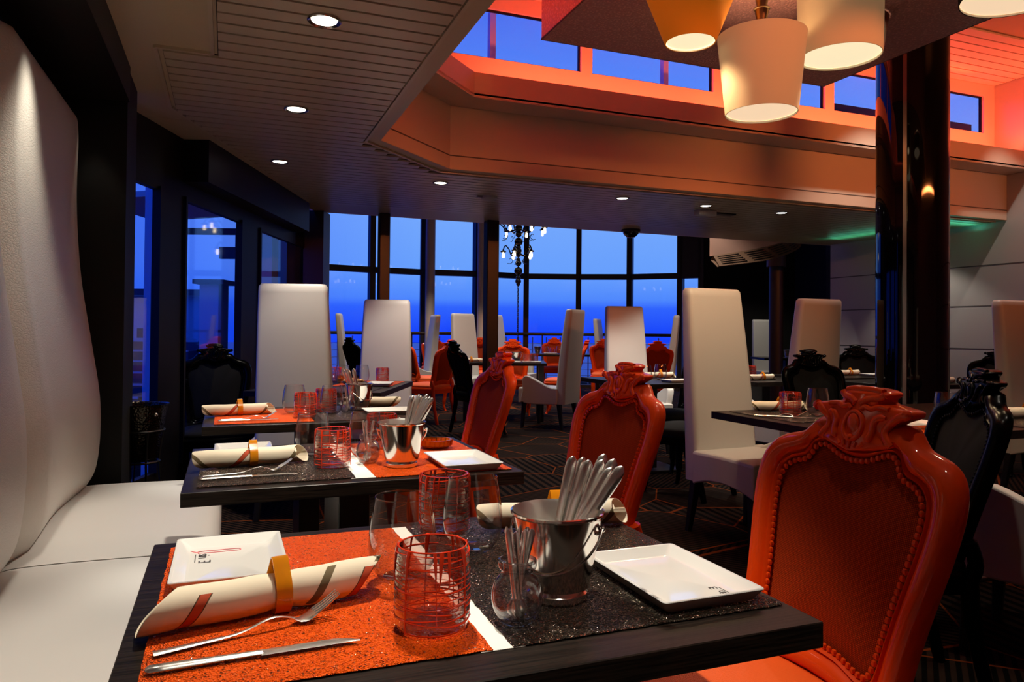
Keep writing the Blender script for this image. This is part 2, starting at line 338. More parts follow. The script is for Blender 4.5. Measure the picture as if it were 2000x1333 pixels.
# ------------------------------------------------------------------ the shell
def offs(poly, d):
    out = []; n = len(poly)
    for i in range(n):
        ns = []
        for a, b in ((i-1,i),(i,i+1)):
            if 0 <= a and b < n:
                dx, dy = poly[b][0]-poly[a][0], poly[b][1]-poly[a][1]; l = math.hypot(dx, dy); ns.append((-dy/l, dx/l))
        mx_, my_ = sum(q[0] for q in ns)/len(ns), sum(q[1] for q in ns)/len(ns); l2 = mx_*mx_+my_*my_
        out.append((poly[i][0]+d*mx_/l2, poly[i][1]+d*my_/l2))
    return out
def strip(mb, poly, z0, z1, d):              # wall of thickness d to the left of an open polyline
    q = offs(poly, d)
    for i in range(len(poly)-1): mb.prism([poly[i], poly[i+1], q[i+1], q[i]], z0, z1)
    return mb
f = MB(); f.box(-1.2, 12.5, -2, 17, -.12, 0); struct(f.build('floor', carpet))
m = MB(); m.prism([(-.72,-1.5),(.888,-1.5),(.888,4.612),(-.52,4.61),(-.66,4.25),(-.72,4.2)], 2.35, 2.42)
m.prism([(-.52,4.612),(.888,4.612),(1.517,5.222),(-.28,5.222)], 2.35, 2.42)
m.prism([(-.28,5.222),(7.5,5.222),(7.5,7.6),(.80,7.6)], 2.35, 2.42)
struct(m.build('ceiling', ceil_flat))
m = MB(); gaps = []
y = -1.45
while y < 7.0:
    a = -.05 if y < 3.45 else (-.27 if y < 4.34 else -.27+(y-4.34)*.372)
    b = .78 if y < 4.64 else (.78+(y-4.64)*.98 if y < 5.33 else 7.45)
    m.mi = 0; m.box(a, b, y, y+.084, 2.334, 2.346); m.mi = 1; m.box(a-.004, b+.004, y-.006, y+.094, 2.346, 2.3495); y += .1
# trim beads framing the slatted field
m.mi = 0
for a, b in (((-.075,-1.5),(-.075,3.43)), ((-.075,3.43),(-.30,3.43)), ((-.30,3.43),(-.30,4.33)), ((-.30,4.33),(.69,6.99)), ((.80,-1.5),(.80,4.64)), ((.80,4.64),(1.47,5.31)), ((1.47,5.31),(7.45,5.31))):
    m.bar((*a,2.345), (*b,2.345), .016)
struct(m.build('ceiling', [ceil_slat, ceil_gap]))
A = [(.89,-1.5),(.89,4.61),(1.52,5.22),(7.5,5.22)]; B = [(1.15,-1.5),(1.15,4.50),(1.62,4.96),(7.5,4.96)]; Cc = [(.55,-1.5),(.55,4.79),(1.30,5.35),(7.5,5.35)]
m = MB(); strip(m, A, 2.352, 2.828, .06); struct(m.build('trim_1', fascia_m))
m = MB(); strip(m, offs(A,-.0015), 2.447, 2.456, .002); struct(m.build('trim_2', groove_m))
m = MB(); strip(m, B, 2.83, 3.0, .03)
q = offs(A, .06)
b_ = offs(B, .002)
for i in range(3): m.prism([b_[i],b_[i+1],q[i+1],q[i]], 2.82, 2.834)
struct(m.build('trim_3', fascia_m))
m = MB()
for i in range(3): m.prism([B[i],B[i+1],Cc[i+1],Cc[i]], 2.836, 2.85)
strip(m, Cc[:3], 2.85, 3.80, .06); strip(m, Cc[2:], 2.85, 3.27, .06); strip(m, Cc[2:], 3.66, 3.80, .06)
struct(m.build('wall_upper', cove_m))
wins = [(1.30,2.66),(2.76,3.95),(4.05,5.21),(5.32,6.46),(6.57,7.34)]
m = MB()
for a, b in [(2.66,2.76),(3.95,4.05),(5.21,5.32),(6.46,6.57),(7.34,7.5)]: m.box(a, b, 5.35, 5.41, 3.27, 3.66)
struct(m.build('trim_4', cove_m))
for i, (a, b) in enumerate(wins):
    m = MB(); m.mi = 0; m.box(a, b, 5.385, 5.392, 3.27, 3.66); m.mi = 1
    for q in ((a,b,3.27,3.282),(a,b,3.648,3.66),(a,a+.012,3.282,3.648),(b-.012,b,3.282,3.648)): m.box(q[0],q[1],5.375,5.40,q[2],q[3])
    struct(m.build('window_%d' % (i+1), [pane_m, frame_m]))
m = MB(); m.box(.50, 7.5, -1.5, 5.41, 3.80, 3.88)
struct(m.build('ceiling_raised', ceil_flat))
m = MB(); y = 4.42
while y < 5.28: m.box(.62, 7.49, y, y+.10, 3.782, 3.797); y += .118
struct(m.build('trim_5', cove_m))
m = MB(); m.box(7.5, 7.6, -1.5, 5.41, 0, 3.88); m.box(7.5, 7.6, 5.41, 7.6, 0, 2.42); struct(m.build('wall_right', whitepanel))
m = MB()
for z in (.14,.58,1.012,1.47,1.902): m.box(7.497, 7.502, -1.5, 7.6, z-.006, z+.006)
struct(m.build('trim_6', groove_m))
m = MB(); m.box(-.8, 7.6, -1.6, -1.5, 0, 3.88); struct(m.build('wall_back', fascia_m))
m = MB(); m.box(-.82, -.72, -1.5, 3.78, 0, 2.42); m.box(-.72, -.44, 3.78, 3.86, 0, 2.35); m.box(-.50, -.44, 3.86, 4.15, 0, 2.35); struct(m.build('wall_left', blackwall))
m = MB(); m.box(-.72, -.43, -1.5, 3.775, 2.19, 2.35); struct(m.build('trim_7', frame_m))
# window wall on the left, running due north
def wpts(pts): return [W(X, Y)[:2] for X, Y in pts]
m = MB()
def wbox(mb, X0, X1, Y0, Y1, z0, z1): mb.prism(wpts([(X0,Y0),(X1,Y0),(X1,Y1),(X0,Y1)]), z0, z1)
wbox(m,-2.13,-2.09,3.80,7.50,1.97,2.44); wbox(m,-2.13,-2.09,3.80,7.50,0,.30)
for a, b in ((3.80,3.93),(4.36,4.64),(5.68,6.02),(7.48,7.60)): wbox(m,-2.13,-2.09,a,b,.30,1.97)
for a in (4.33,4.67,5.64,6.06): wbox(m,-2.125,-2.075,a-.012,a+.012,.30,1.99)
wbox(m,-2.09,-1.93,4.64,6.95,2.08,2.35)
struct(m.build('wall_window_side', frame_m))
m = MB(); wbox(m,-2.10,-1.90,7.36,7.62,0,2.35); struct(m.build('trim_8', frame_b))
for i, (a, b) in enumerate(((3.93,4.36),(4.64,5.68),(6.02,7.48))):
    m = MB(); wbox(m,-2.118,-2.112,a,b,.30,1.97); struct(m.build('window_%d' % (i+6), pane_m))
# bow-front window of the atrium
arc = [(-3.72,13.30),(-3.61,13.47),(-2.70,14.06),(-1.77,14.55),(-.73,14.83),(.29,15.38),(1.39,15.39),(2.45,15.27),(3.41,14.85),(3.78,14.62)]
ap = wpts(arc)
for i in range(1, 9):
    a, b = ap[i], ap[i+1]; q = offs([a,b], .02); d = (b[0]-a[0], b[1]-a[1]); l = math.hypot(*d); d = (d[0]/l, d[1]/l)
    m = MB(); m.mi = 0
    if i < 8: m.prism([a,b,q[1],q[0]], .06, 3.62)
    else: m.prism([a,b,q[1],q[0]], .06, 2.26)
    m.mi = 1
    o1 = offs([a,b], -.09); o2 = offs([a,b], .07)
    for z0, z1 in ((2.255,2.365),(0,.06)): m.prism([o1[0],o1[1],o2[1],o2[0]], z0, z1)
    def post(p, w_):
        m.prism([(p[0]-d[0]*w_+o1[0][0]-a[0], p[1]-d[1]*w_+o1[0][1]-a[1]), (p[0]+d[0]*w_+o1[0][0]-a[0], p[1]+d[1]*w_+o1[0][1]-a[1]), (p[0]+d[0]*w_+o2[0][0]-a[0], p[1]+d[1]*w_+o2[0][1]-a[1]), (p[0]-d[0]*w_+o2[0][0]-a[0], p[1]-d[1]*w_+o2[0][1]-a[1])], 0, 3.62)
    post(a, .055)
    if i == 8: post(b, .055); m.prism([o1[0],o1[1],o2[1],o2[0]], 2.365, 3.62)
    struct(m.build('window_%d' % (i+8), [pane_m, frame_b]))
m = MB(); strip(m, wpts([(-2.26,7.62),(-4.2,13.30),(-3.66,13.50)]), 0, 4.3, .08)
strip(m, [ap[9],(10.3,11.3),(10.3,7.7),(7.6,7.7)], 0, 4.3, -.08)
struct(m.build('wall_atrium', blackwall))
m = MB(); m.box(.72, 10.3, 7.6, 7.68, 2.35, 3.70); struct(m.build('wall_bulkhead', fascia_m))
m = MB(); m.prism([(.72,7.6),(10.4,7.6),(10.4,11.4),ap[9],ap[7],ap[5],ap[3],ap[1],(1.3,13.7)], 3.62, 3.70); struct(m.build('ceiling_atrium', ceil_flat))
# slender posts standing at the ceiling edge, pale columns by the glass
for i, (x, y, w_) in enumerate(((2.66,7.50,.068),(1.49,7.50,.055))):
    m = MB(); m.box(x-w_, x+w_, y-w_, y+w_, 0, 2.35); struct(m.build('trim_%d' % (9+i), blackmetal, bevel=.01))
for i, (X, Y, r) in enumerate(((-1.59,14.2,.092),(-.592,14.3,.092))):
    m = MB(); m.lathe([(r,0),(r,3.62)], 20); q = m.build('column', pale, None, True); q.location = W(X,Y); tag(q, ('pale round column by the bow window, left of the far white chairs','pale round column by the bow window, close to the black post')[i], 'column', 'pale columns by the glass')
# big glossy black column with a chrome strip
t = thing('column', 'glossy black round column with chrome strip, rising to the raised ceiling', 'column', (4.56,3.86,0))
m = MB(); m.lathe([(.235,0),(.235,3.8)], 64); m.build('shaft', gloss_black, t, True)
m = MB(); a = -2.62
m.prism([(r*math.cos(q), r*math.sin(q)) for r, q in ((.230,a-.05),(.243,a-.05),(.243,a+.05),(.230,a+.05))], 0, 3.8); m.build('chrome_strip', chrome, t)
m = MB(); m.prism([(r*math.cos(q), r*math.sin(q)) for r, q in ((.230,-.50),(.243,-.50),(.243,-.40),(.230,-.40))], 0, 3.8); m.build('bronze_strip', bronze, t)
t = thing('column', 'slim brown column under the curved grille, by the dark back wall', 'column', W(3.72,10.35))
m = MB(); m.lathe([(.095,0),(.095,2.25)], 20); m.build('shaft', frame_b, t, True); m = MB(); m.lathe([(.13,2.1),(.13,2.25)], 20); m.build('collar', grille_m, t, True)
# curved air-conditioning grille below the atrium ceiling
t = thing('air_grille', 'curved rosy bulkhead with a slotted brown air grille, under the ceiling edge', 'air vent', (6.6,8.0,2.0))
GU = [(6.161,8.33,2.209),(6.632,8.10,2.293),(6.932,7.85,2.386),(6.945,7.74,2.419)]; GL = [(6.165,8.20,2.059),(6.764,7.95,2.147),(7.085,7.80,2.269),(7.124,7.72,2.345)]
up_ = catmull(GU, 8); lo_ = catmull(GL, 8)
org = Vector((6.6,8.0,2.0))
def rel(p, dx=0, dy=0, dz=0): return Vector(p)+Vector((dx,dy,dz))-org
m = MB(); m.rings([[rel(p) for p in up_],[rel((p[0],p[1]+.02,2.80)) for p in up_],[rel((p[0],p[1]+.08,2.80)) for p in up_],[rel(p,0,.08) for p in up_]], False, False, True); m.build('bulkhead', rosy, t, True)
m = MB(); m.rings([[rel(p,0,0,.005) for p in up_],[rel(p) for p in lo_],[rel(p,0,.04,-.01) for p in lo_],[rel(p,0,.06,-.05) for p in up_]], False, False, True); m.build('grille_band', grille_m, t, True)
m = MB(); nn = len(up_)
for k in range(1, nn-4, 5):
    for r in range(5):
        u = .14+.17*r
        pts = [rel([up_[j][c]+(lo_[j][c]-up_[j][c])*u for c in range(3)],0,-.004,0) for j in range(k, k+5)]
        m.tube(pts, .0085, 4)
m.build('slots', slate, t)
# hanging rose glitter bulkhead that carries the pendants
t = thing('pendant_canopy', 'rose glitter box bulkhead hanging above the tables, carrying the shaded pendants', 'ceiling canopy', (2.815,2.0,2.9))
m = MB(); m.box(-1.085,1.085,-2.02,2.02,0,.90); m.build('glitter_panel', pinkbox, t, bevel=.004)
m = MB(); m.box(-1.087,1.087,2.018,2.022,-.001,.008); m.box(1.083,1.087,-2.02,2.02,-.001,.008); m.box(-1.087,-1.083,-2.02,2.02,-.001,.008); m.build('edge_trim', frame_b, t)
# ------------------------------------------------------------------ outside
m = MB(); m.box(-900, 900, -900, 1400, -22.1, -22); q = m.build('sea', sea_m); q['kind'] = 'structure'
m = MB(); m.prism(wpts([(-11,1),(-2.26,1),(-2.26,7.6),(-4.0,13.2),(-4.4,16),(-11,16)]), -.2, -.05); struct(m.build('ground_deck', ext_blue))
def wb(mb, org_, X0, X1, Y0, Y1, z0, z1):
    p = [Vector(W(a,b))-Vector(org_) for a, b in ((X0,Y0),(X1,Y0),(X1,Y1),(X0,Y1))]; mb.prism([(v.x,v.y) for v in p], z0, z1)
g0 = W(-2.62,5.35,-.05); t = thing('deck_post', 'pale blue metal post with a hook on the outdoor deck, seen through first side window', 'post', g0)
m = MB(); wb(m,g0,-2.66,-2.58,5.30,5.40,0,2.3); m.build('shaft', ext_pale, t); m = MB(); wb(m,g0,-2.72,-2.66,5.33,5.37,1.13,1.20); m.build('hook', ext_dark, t)
g0 = W(-3.9,8.0,-.05); t = thing('deck_stairs', 'dark blue deck steps with pale edges outside the first side window', 'stairs', g0)
m = MB(); m2_ = MB()
for k in range(6): wb(m,g0,-4.7,-3.75,7.4+.28*k,7.68+.28*k,0,.50+.11*k); wb(m2_,g0,-4.7,-3.75,7.39+.28*k,7.42+.28*k,.49+.11*k,.51+.11*k)
m.build('steps', ext_dark, t); m2_.build('nosing', ext_white, t)
g0 = W(-4.8,9.7,-.05); t = thing('deck_house', 'grey white deck house wall beyond the outdoor steps', 'deck house', g0)
m = MB(); wb(m,g0,-6.3,-3.9,9.4,9.6,0,1.62); m.build('wall', ext_white, t)
m = MB(); wb(m,g0,-6.3,-3.9,9.3,9.38,1.62,1.70); m.build('coping', ext_dark, t)
g0 = W(-2.9,7.0,-.05); t = thing('glass_shelter', 'framed glass wind shelter on the deck outside the second side window', 'glass shelter', g0)
m = MB()
for X in (-3.35,-2.62): wb(m,g0,X-.02,X+.02,6.98,7.02,0,2.14)
wb(m,g0,-3.35,-2.62,6.98,7.02,2.10,2.16); m.build('frame', ext_dark, t)
m = MB(); wb(m,g0,-3.33,-2.64,6.995,7.003,0,2.10); m.build('pane', pane_m, t)
m = MB(); p_ = [Vector(W(a,b))-Vector(g0) for a, b in ((-3.6,6.2),(-2.5,6.2),(-2.5,7.4),(-3.6,7.4))]
m.hexa([(p_[0].x,p_[0].y,2.28),(p_[1].x,p_[1].y,2.36),(p_[2].x,p_[2].y,2.36),(p_[3].x,p_[3].y,2.28)], [(p_[0].x,p_[0].y,2.33),(p_[1].x,p_[1].y,2.41),(p_[2].x,p_[2].y,2.41),(p_[3].x,p_[3].y,2.33)]); m.build('canopy', ext_white, t)
g0 = W(-3.2,8.6,-.05); t = thing('chair_reflection_block', 'added pale block standing in for a chair reflection in the second side window', 'reflection stand-in', g0)
m = MB(); wb(m,g0,-3.62,-3.40,8.5,8.8,0,1.72); m.build('body', ext_white, t); m = MB(); wb(m,g0,-3.68,-3.32,8.44,8.86,1.72,1.77); m.build('lid', ext_dark, t)  # added solid block drawing a white chair's reflection in the pane
g0 = W(-2.6,8.0,-.05); t = thing('deck_house', 'pale teal superstructure corner outside the third side window', 'deck house', g0)
m = MB(); wb(m,g0,-2.72,-2.46,7.5,7.7,0,3.2); m.build('wall', ext_white, t); m = MB(); wb(m,g0,-3.0,-2.73,7.5,7.55,1.92,2.04); m.build('beam', ext_dark, t)
out = offs(ap[:9], .75)
org = Vector((*out[4],-.3)); t = thing('outer_railing', 'thin pale wire railing outside the bow window', 'railing', org)
pl = resample(out, 30); m = MB()
for p in pl:
    m = MB(); m.tube([(p[0]-org.x,p[1]-org.y,0),(p[0]-org.x,p[1]-org.y,1.34)], .014, 6); m.build('post', ext_pale, t)
m = MB()
for k in range(8): m.tube([(p[0]-org.x,p[1]-org.y,.22+.14*k) for p in pl], .007, 4)
m.build('wires', ext_pale, t)
inn = offs(ap[:9], -.32); org = Vector((*inn[4],0)); t = thing('handrail', 'long dark wooden handrail running along the bow window at waist height', 'handrail', org)
pl = resample(inn, 33); m = MB(); m.tube([(p[0]-org.x,p[1]-org.y,1.105) for p in pl], .032, 10); m.build('rail', frame_b, t, True)
for p in pl[2::6]:
    m = MB(); m.tube([(p[0]-org.x,p[1]-org.y,0),(p[0]-org.x,p[1]-org.y,1.09)], .014, 8); m.build('post', frame_b, t, True)
for i, (x, lab) in enumerate(((1.98,'pale outside strut behind the leftmost upper window'),(2.86,'pale outside strut at the left side of the second upper window'),(3.62,'pale outside strut at the right side of the second upper window'),(5.07,'pale outside strut behind the upper window nearest the canopy corner'))):
    m = MB(); m.box(-.025,.025,-.03,.03,-.53,.8); q = m.build('outside_strut', ext_pale); q.location = (x,5.62,2.95); tag(q, lab, 'strut', 'struts outside the upper windows')
# ------------------------------------------------------------------ ceiling fittings
def mk_down():
    t = thing('ceiling_downlight', '-', 'ceiling light')
    m = MB(); m.lathe([(.048,.001),(.060,-.006),(.064,-.003),(.064,.004),(.048,.004),(.048,.001)], 28); m.build('trim_ring', chrome, t, True)
    m = MB(); m.lathe([(.0,-.001),(.048,-.001)], 28); m.build('lens', lamp_on, t)
    return t
dl = ['round ceiling downlight at the top of the photo, nearest over the banquette tables','round downlight in the slatted ceiling, second along the banquette row','round downlight in the slatted ceiling, farthest of the banquette row',
 'round downlight just below the chamfered corner of the raised fascia','round downlight in the back ceiling strip, right of the smoke detector','round downlight beside the boxy ceiling sensor','round downlight in the back ceiling strip, nearest the black column']
for (x, y), lab in zip(ROW[2:]+BACK, dl): place('down', mk_down, (x, y, 2.330), 0, lab, group='recessed downlights')
t = thing('smoke_detector', 'small flat white detector plate on the slatted ceiling strip', 'detector', (2.13,6.07,2.30))
m = MB(); m.lathe([(0,0),(.05,.0),(.07,.015),(.07,.034),(0,.034)], 20); m.build('body', plastic_white, t, True); m = MB(); m.box(-.11,-.06,-.015,.015,.018,.034); m.build('clip', plastic_white, t)
t = thing('ceiling_sensor', 'white box sensor with dark slot on the ceiling strip near two downlights', 'sensor', (4.27,5.90,2.27))
m = MB(); m.box(-.10,.10,-.05,.05,.01,.064); m.build('housing', plastic_white, t, bevel=.008); m = MB(); m.box(.12,.40,.05,.14,.052,.064); m.build('slot', slate, t)
t = thing('dome_camera', 'black dome fitting under the ceiling edge at a window mullion', 'security camera', (4.36,7.45,2.25))
m = MB(); m.lathe([(0,0),(.05,.012),(.085,.045),(.095,.075),(.095,.10),(0,.10)], 24); m.build('dome', black_gloss, t, True); m = MB(); m.lathe([(.096,.072),(.11,.078),(.11,.10),(.096,.10)], 24); m.build('ring', frame_b, t, True)

# pendants under the canopy
def pendant(label, x, y, zb, rb, rtop, h, m_out, m_glow, stem=True, power=13, lining=shade_in, diff=True):
    t = thing('pendant_lamp', label, 'pendant lamp', (x, y, zb), 0, 'shaded pendants under the canopy')
    m = MB(); m.lathe([(rb-.004,.0),(rb,0),(rtop,h),(rtop-.004,h)], 56); m.build('shade', m_out, t, True)
    m = MB(); m.lathe([(rb-.005,.001),(rtop-.006,h-.001)], 56); m.build('lining', lining, t, True)
    if diff:
        m = MB(); m.lathe([(0,.012),(rb-.006,.012)], 56); m.build('diffuser', m_glow, t)
    m = MB()
    for k in range(3):
        q = 2*PI*k/3; m.tube([(0,0,h-.012),((rtop-.004)*math.cos(q),(rtop-.004)*math.sin(q),h-.012)], .003, 6)
    m.build('spider_ring', bronze, t)
    if stem:
        hs = 2.9-zb-h; m = MB(); pr = []; k = 4
        for i in range(k):
            z = h+hs*i/k; s = hs/k; pr += [(.022,z+.001),(.030,z+s*.5),(.034,z+s*.86),(.040,z+s*.9),(.040,z+s*.95),(.022,z+s)]
        m.lathe(pr, 20); m.build('stem', bronze, t, True)
    l = bpy.data.lights.new('pendant_bulb_light', 'SPOT'); l.spot_size = R(128); l.spot_blend = .5; l.energy = power*1.6; l.color = (1,.72,.42); l.shadow_soft_size = .04
    o = bpy.data.objects.new('pendant_bulb_light', l); COL.objects.link(o); o.location = (x, y, zb-.04)
    l2 = bpy.data.lights.new('pendant_bulb_glow', 'POINT'); l2.energy = power*.28; l2.color = (1,.72,.42); l2.shadow_soft_size = .05
    o = bpy.data.objects.new('pendant_bulb_glow', l2); COL.objects.link(o); o.location = (x, y, zb+h*.5)
    return t
def fabric_glow(m, s, col):
    b = bsdf(m); b.inputs['Emission Color'].default_value = (*col,1); b.inputs['Emission Strength'].default_value = s
fabric_glow(shade_cream, .15, (1,.60,.28)); fabric_glow(shade_orange, .16, (1,.28,.01))
pendant('orange cone pendant shade narrowing downward, leftmost under the rose canopy', 2.10, 3.03, 2.575, .122, .245, .31, shade_orange, glow, False)
pendant('large cream tapered pendant shade on a beaded bronze stem, hanging lowest', 2.44, 2.92, 2.235, .172, .212, .385, shade_cream, glow2, True)
pendant('cream drum pendant shade to the right of the lowest one', 2.885, 2.865, 2.561, .198, .206, .335, shade_cream, glow, False)
pendant('bronze metal cone pendant half hidden behind the cream drum shade', 3.24, 3.10, 2.71, .135, .165, .185, bronze, glow2, False, 4, steel_in, False)
pendant('wide black rimmed pendant with pale glowing underside at the top right corner', 3.46, 2.35, 2.755, .245, .25, .14, shade_blk, glow2, False)

# chandelier in the atrium
cx, cy_, _ = W(.09, 11.35); t = thing('chandelier', 'black chandelier of balls and curled arms with glowing bulbs and a long chain', 'chandelier', (cx,cy_,0))
m = MB(); zc = 1.86
for z, r in ((1.86,.026),(1.90,.040),(1.945,.030),(2.035,.055),(2.14,.042),(2.19,.024),(2.25,.036),(2.30,.044),(2.345,.034),(2.42,.056),(2.52,.042),(2.60,.05),(2.70,.06),(2.85,.05)): m.ball((0,0,1.05+(z-1.15)*1.175), r*1.175, 16, 10)
m.lathe([(.012,1.85),(.012,3.62)], 10); m.build('stem', black_gloss, t, True)
bulbs = []
for tier, (z, rad, n, ph) in enumerate(((2.39,.235,5,.3),(2.76,.42,8,.1))):
    for k in range(n):
        a = ph+2*PI*k/n; c, s = math.cos(a), math.sin(a)
        path = catmull([(c*.03,s*.03,z-.03),(c*rad*.45,s*rad*.45,z-.06),(c*rad*.62,s*rad*.62,z+.03),(c*rad*.85,s*rad*.85,z+.09),(c*rad,s*rad,z+.03),(c*rad,s*rad,z-.01)], 5)
        m = MB(); m.tube(path, .010, 6)
        m.tube([(c*(rad*.55+.05*q*math.cos(q*4)),s*(rad*.55+.05*q*math.cos(q*4)),z-.13+.05*q*math.sin(q*4)) for q in [i/12 for i in range(3,17)]], .005, 5)
        m.lathe([(.012,-.02),(.042,-.012),(.045,0),(.02,.012),(.01,.03)], 14, (c*rad,s*rad,z+.0)); ar = m.build('arm', black_gloss, t, True)
        m = MB(); m.lathe([(.0,-.105),(.018,-.095),(.022,-.07),(.014,-.02),(.010,-.01)], 12, (c*rad,s*rad,z)); m.build('bulb', bulb_on, ar, True)
m = MB()
for k in range(40):
    z = 1.825-.031*k; a = (PI/2)*(k%2); pts = [(.011*math.cos(q)*math.cos(a), .011*math.cos(q)*math.sin(a), z+.020*math.sin(q)) for q in [2*PI*i/8 for i in range(8)]]
    m.tube(pts, .0055, 5, True)
m.build('chain', black_gloss, t)

# ------------------------------------------------------------------ banquette
t = thing('banquette', 'long white banquette with tall reptile-leather backrest and smooth seat along the wall', 'banquette', (-.5,1.2,0))
prof = catmull([(-.140,2.055),(-.112,2.05),(-.104,1.95),(-.106,1.69),(-.088,1.38),(-.045,1.08),(-.014,.86),(-.012,.68),(-.030,.54),(-.075,.455)], 6)
for a, b in ((2.52,3.68),(1.33,2.50),(.14,1.31),(-1.05,.12)):
    m = MB(); rs = []
    K = 14
    for i in range(K+1):
        u = i/K; y = a+(b-a)*u-1.2; e_ = min(u,1-u)*(b-a); s = 0 if e_ > .05 else (.05-math.sqrt(max(.0025-(.05-e_)**2,0)))*.9
        w_ = .010*math.sin(u*7+a*3)
        rs.append([(p[0]-s+w_*max(0,(1.6-p[1])), y, p[1]) for p in prof]+[(-.215,y,.455),(-.215,y,2.05)])
    m.rings(rs, True, True); m.build('backrest_panel', croc, t, True, ang=60)
for a, b in ((2.51,3.69),(1.32,2.50),(.13,1.31),(-1.05,.12)):
    m = MB(); rs = []; K = 12
    sec = catmull([(-.10,.44),(-.10,.465),(.0,.475),(.25,.474),(.42,.468),(.475,.445),(.49,.40),(.478,.345),(.455,.33)], 5)
    for i in range(K+1):
        u = i/K; y = a+(b-a)*u-1.2; e_ = min(u,1-u)*(b-a); s = 0 if e_ > .03 else (.03-math.sqrt(max(.0009-(.03-e_)**2,0)))*.7
        rs.append([(p[0]-(s if p[0] > .3 else 0), y, p[1]-(s if p[1] > .40 else 0)+.004*math.sin(u*PI)) for p in sec]+[(-.10,y,.33)])
    m.rings(rs, True, True); m.build('seat_cushion', leather, t, True, ang=60)
m = MB(); m.box(-.20,.42,-2.25,2.47,0,.34); m.build('plinth', blackwall, t)

# wine cooler on its stand behind the banquette end
t = thing('wine_cooler', 'dark hammered metal wine bucket on a ringed stand behind the banquette end', 'wine bucket', (-.405,4.19,0))
m = MB(); m.lathe([(0,.475),(.075,.475),(.085,.49),(.128,.76),(.134,.765),(.13,.755),(.124,.755),(.082,.50),(0,.495)], 32); m.build('bucket', bucket_dark, t, True)
m = MB()
for r, z in ((.112,.63),(.090,.47),(.13,.03)): m.tube([(r*math.cos(q),r*math.sin(q),z) for q in [2*PI*i/28 for i in range(28)]], .006, 6, True)
for k in range(4):
    a = .4+PI/2*k; m.tube([(.112*math.cos(a),.112*math.sin(a),.63),(.09*math.cos(a),.09*math.sin(a),.47),(.13*math.cos(a),.13*math.sin(a),.01)], .006, 6)
m.build('stand', blackmetal, t, True)
m = MB()
for k in (-.9, PI-.9): m.ball((.123*math.cos(k),.123*math.sin(k),.715), .012, 10, 6)
m.build('knob', steel, t, True)

# ------------------------------------------------------------------ tables
def table(label, x0, y0, w, d, rz=0, legs='pedestal', edge=None, h=.75, loc=None, group='dark wooden restaurant tables'):
    c = loc or (x0+w/2, y0+d/2); t = thing('dining_table', label, 'table', (c[0],c[1],0), rz, group)
    m = MB(); m.box(-w/2,w/2,-d/2,d/2,h-.036,h); m.build('tabletop', wood, t, bevel=.0015, seg=1)
    if legs == 'pedestal':
        m = MB(); m.box(-.045,.045,-.16,.16,.03,h-.036); m.build('column', blackmetal, t, bevel=.004)
        m = MB(); m.box(-.26,.26,-.24,.24,0,.022); m.build('base_plate', blackmetal, t, bevel=.006)
    else:
        for sx_ in (-1,1):
            for sy_ in (-1,1):
                m = MB(); m.box(sx_*(w/2-.07)-.035,sx_*(w/2-.07)+.035,sy_*(d/2-.07)-.035,sy_*(d/2-.07)+.035,0,h-.036); m.build('leg', blackmetal, t)
    return t
TB = {}
for key, lab, a in (('T1','nearest dark wooden table, with orange and black place mats, in the foreground',(-.12,.80,.90,.71)),
  ('T2','second dark wooden table along the banquette, with dark mat left and orange mat right',(-.10,1.955,.90,.71)),
  ('T3','third dark wooden table along the banquette, just past its end',(-.09,3.25,.90,.71)),
  ('TR1','wide dark table behind the nearest orange chair, reaching the right edge',(2.33,2.14,1.60,1.02)),
  ('TR2','dark table behind the second orange chair, with a lone stemless glass',(2.95,4.95,.70,.95)),
  ('TR4','small dark table right of the tall white front chair, partly hidden',(4.08,4.92,.72,.95)),
  ('TR5','dark table with black chair left of the glossy black column',(5.05,5.20,.84,.72)),
  ('TR6','dark table just right of the glossy black column',(4.95,4.30,.84,.72))): table(lab, *a)
table('dark table between the two tall white chairs at the end of the row', 0,0,.90,1.12, -TH-.05, loc=W(-1.26,5.30)[:2])
table('far dark table by the black wall beside a white chair', 0,0,.95,.75, -TH, loc=W(4.68,12.60)[:2])
table('far long table at the left of the black post, by the bow window', 0,0,1.35,.85, -TH, 'legs', loc=W(-.82,13.2)[:2])
table('pale edged table behind the third orange chair, right of the black post', 0,0,1.10,.85, -TH, 'legs', loc=W(-.10,9.80)[:2])
table('far long table centre, in front of the bow window', 0,0,1.40,.85, -TH, 'legs', loc=W(1.0,13.6)[:2])

# ------------------------------------------------------------------ chairs
def yb(z): return -.270-.29*(z-.75)                 # plane of the leaning back
O_ = [(0,.487),(.08,.482),(.15,.462),(.195,.452),(.212,.472),(.218,.53),(.225,.60),(.240,.69),(.256,.775),(.264,.845),(.260,.892),(.245,.924),(.218,.943),(.184,.953),(.156,.962),(.138,.978),(.122,.996),(.09,1.0),(.05,1.0),(0,1.0)]
I_ = [(0,.545),(.06,.542),(.12,.528),(.146,.530),(.157,.56),(.163,.61),(.175,.69),(.190,.77),(.197,.83),(.192,.868),(.178,.888),(.154,.900),(.134,.905),(.121,.918),(.112,.938),(.090,.946),(.06,.936),(.03,.925),(0,.922)]
def full(h, n):
    p = resample(catmull(h, 8), n); return p + [(-x, z) for x, z in p[-2:0:-1]]
def zs(z): return .45+(z-.45)*.954 if z > .45 else z
O_ = [(x*.945, zs(z)) for x, z in O_]; I_ = [(x*.945, zs(z)) for x, z in I_]
NO = 64; OUT = full(O_, NO); INN = full(I_, NO)
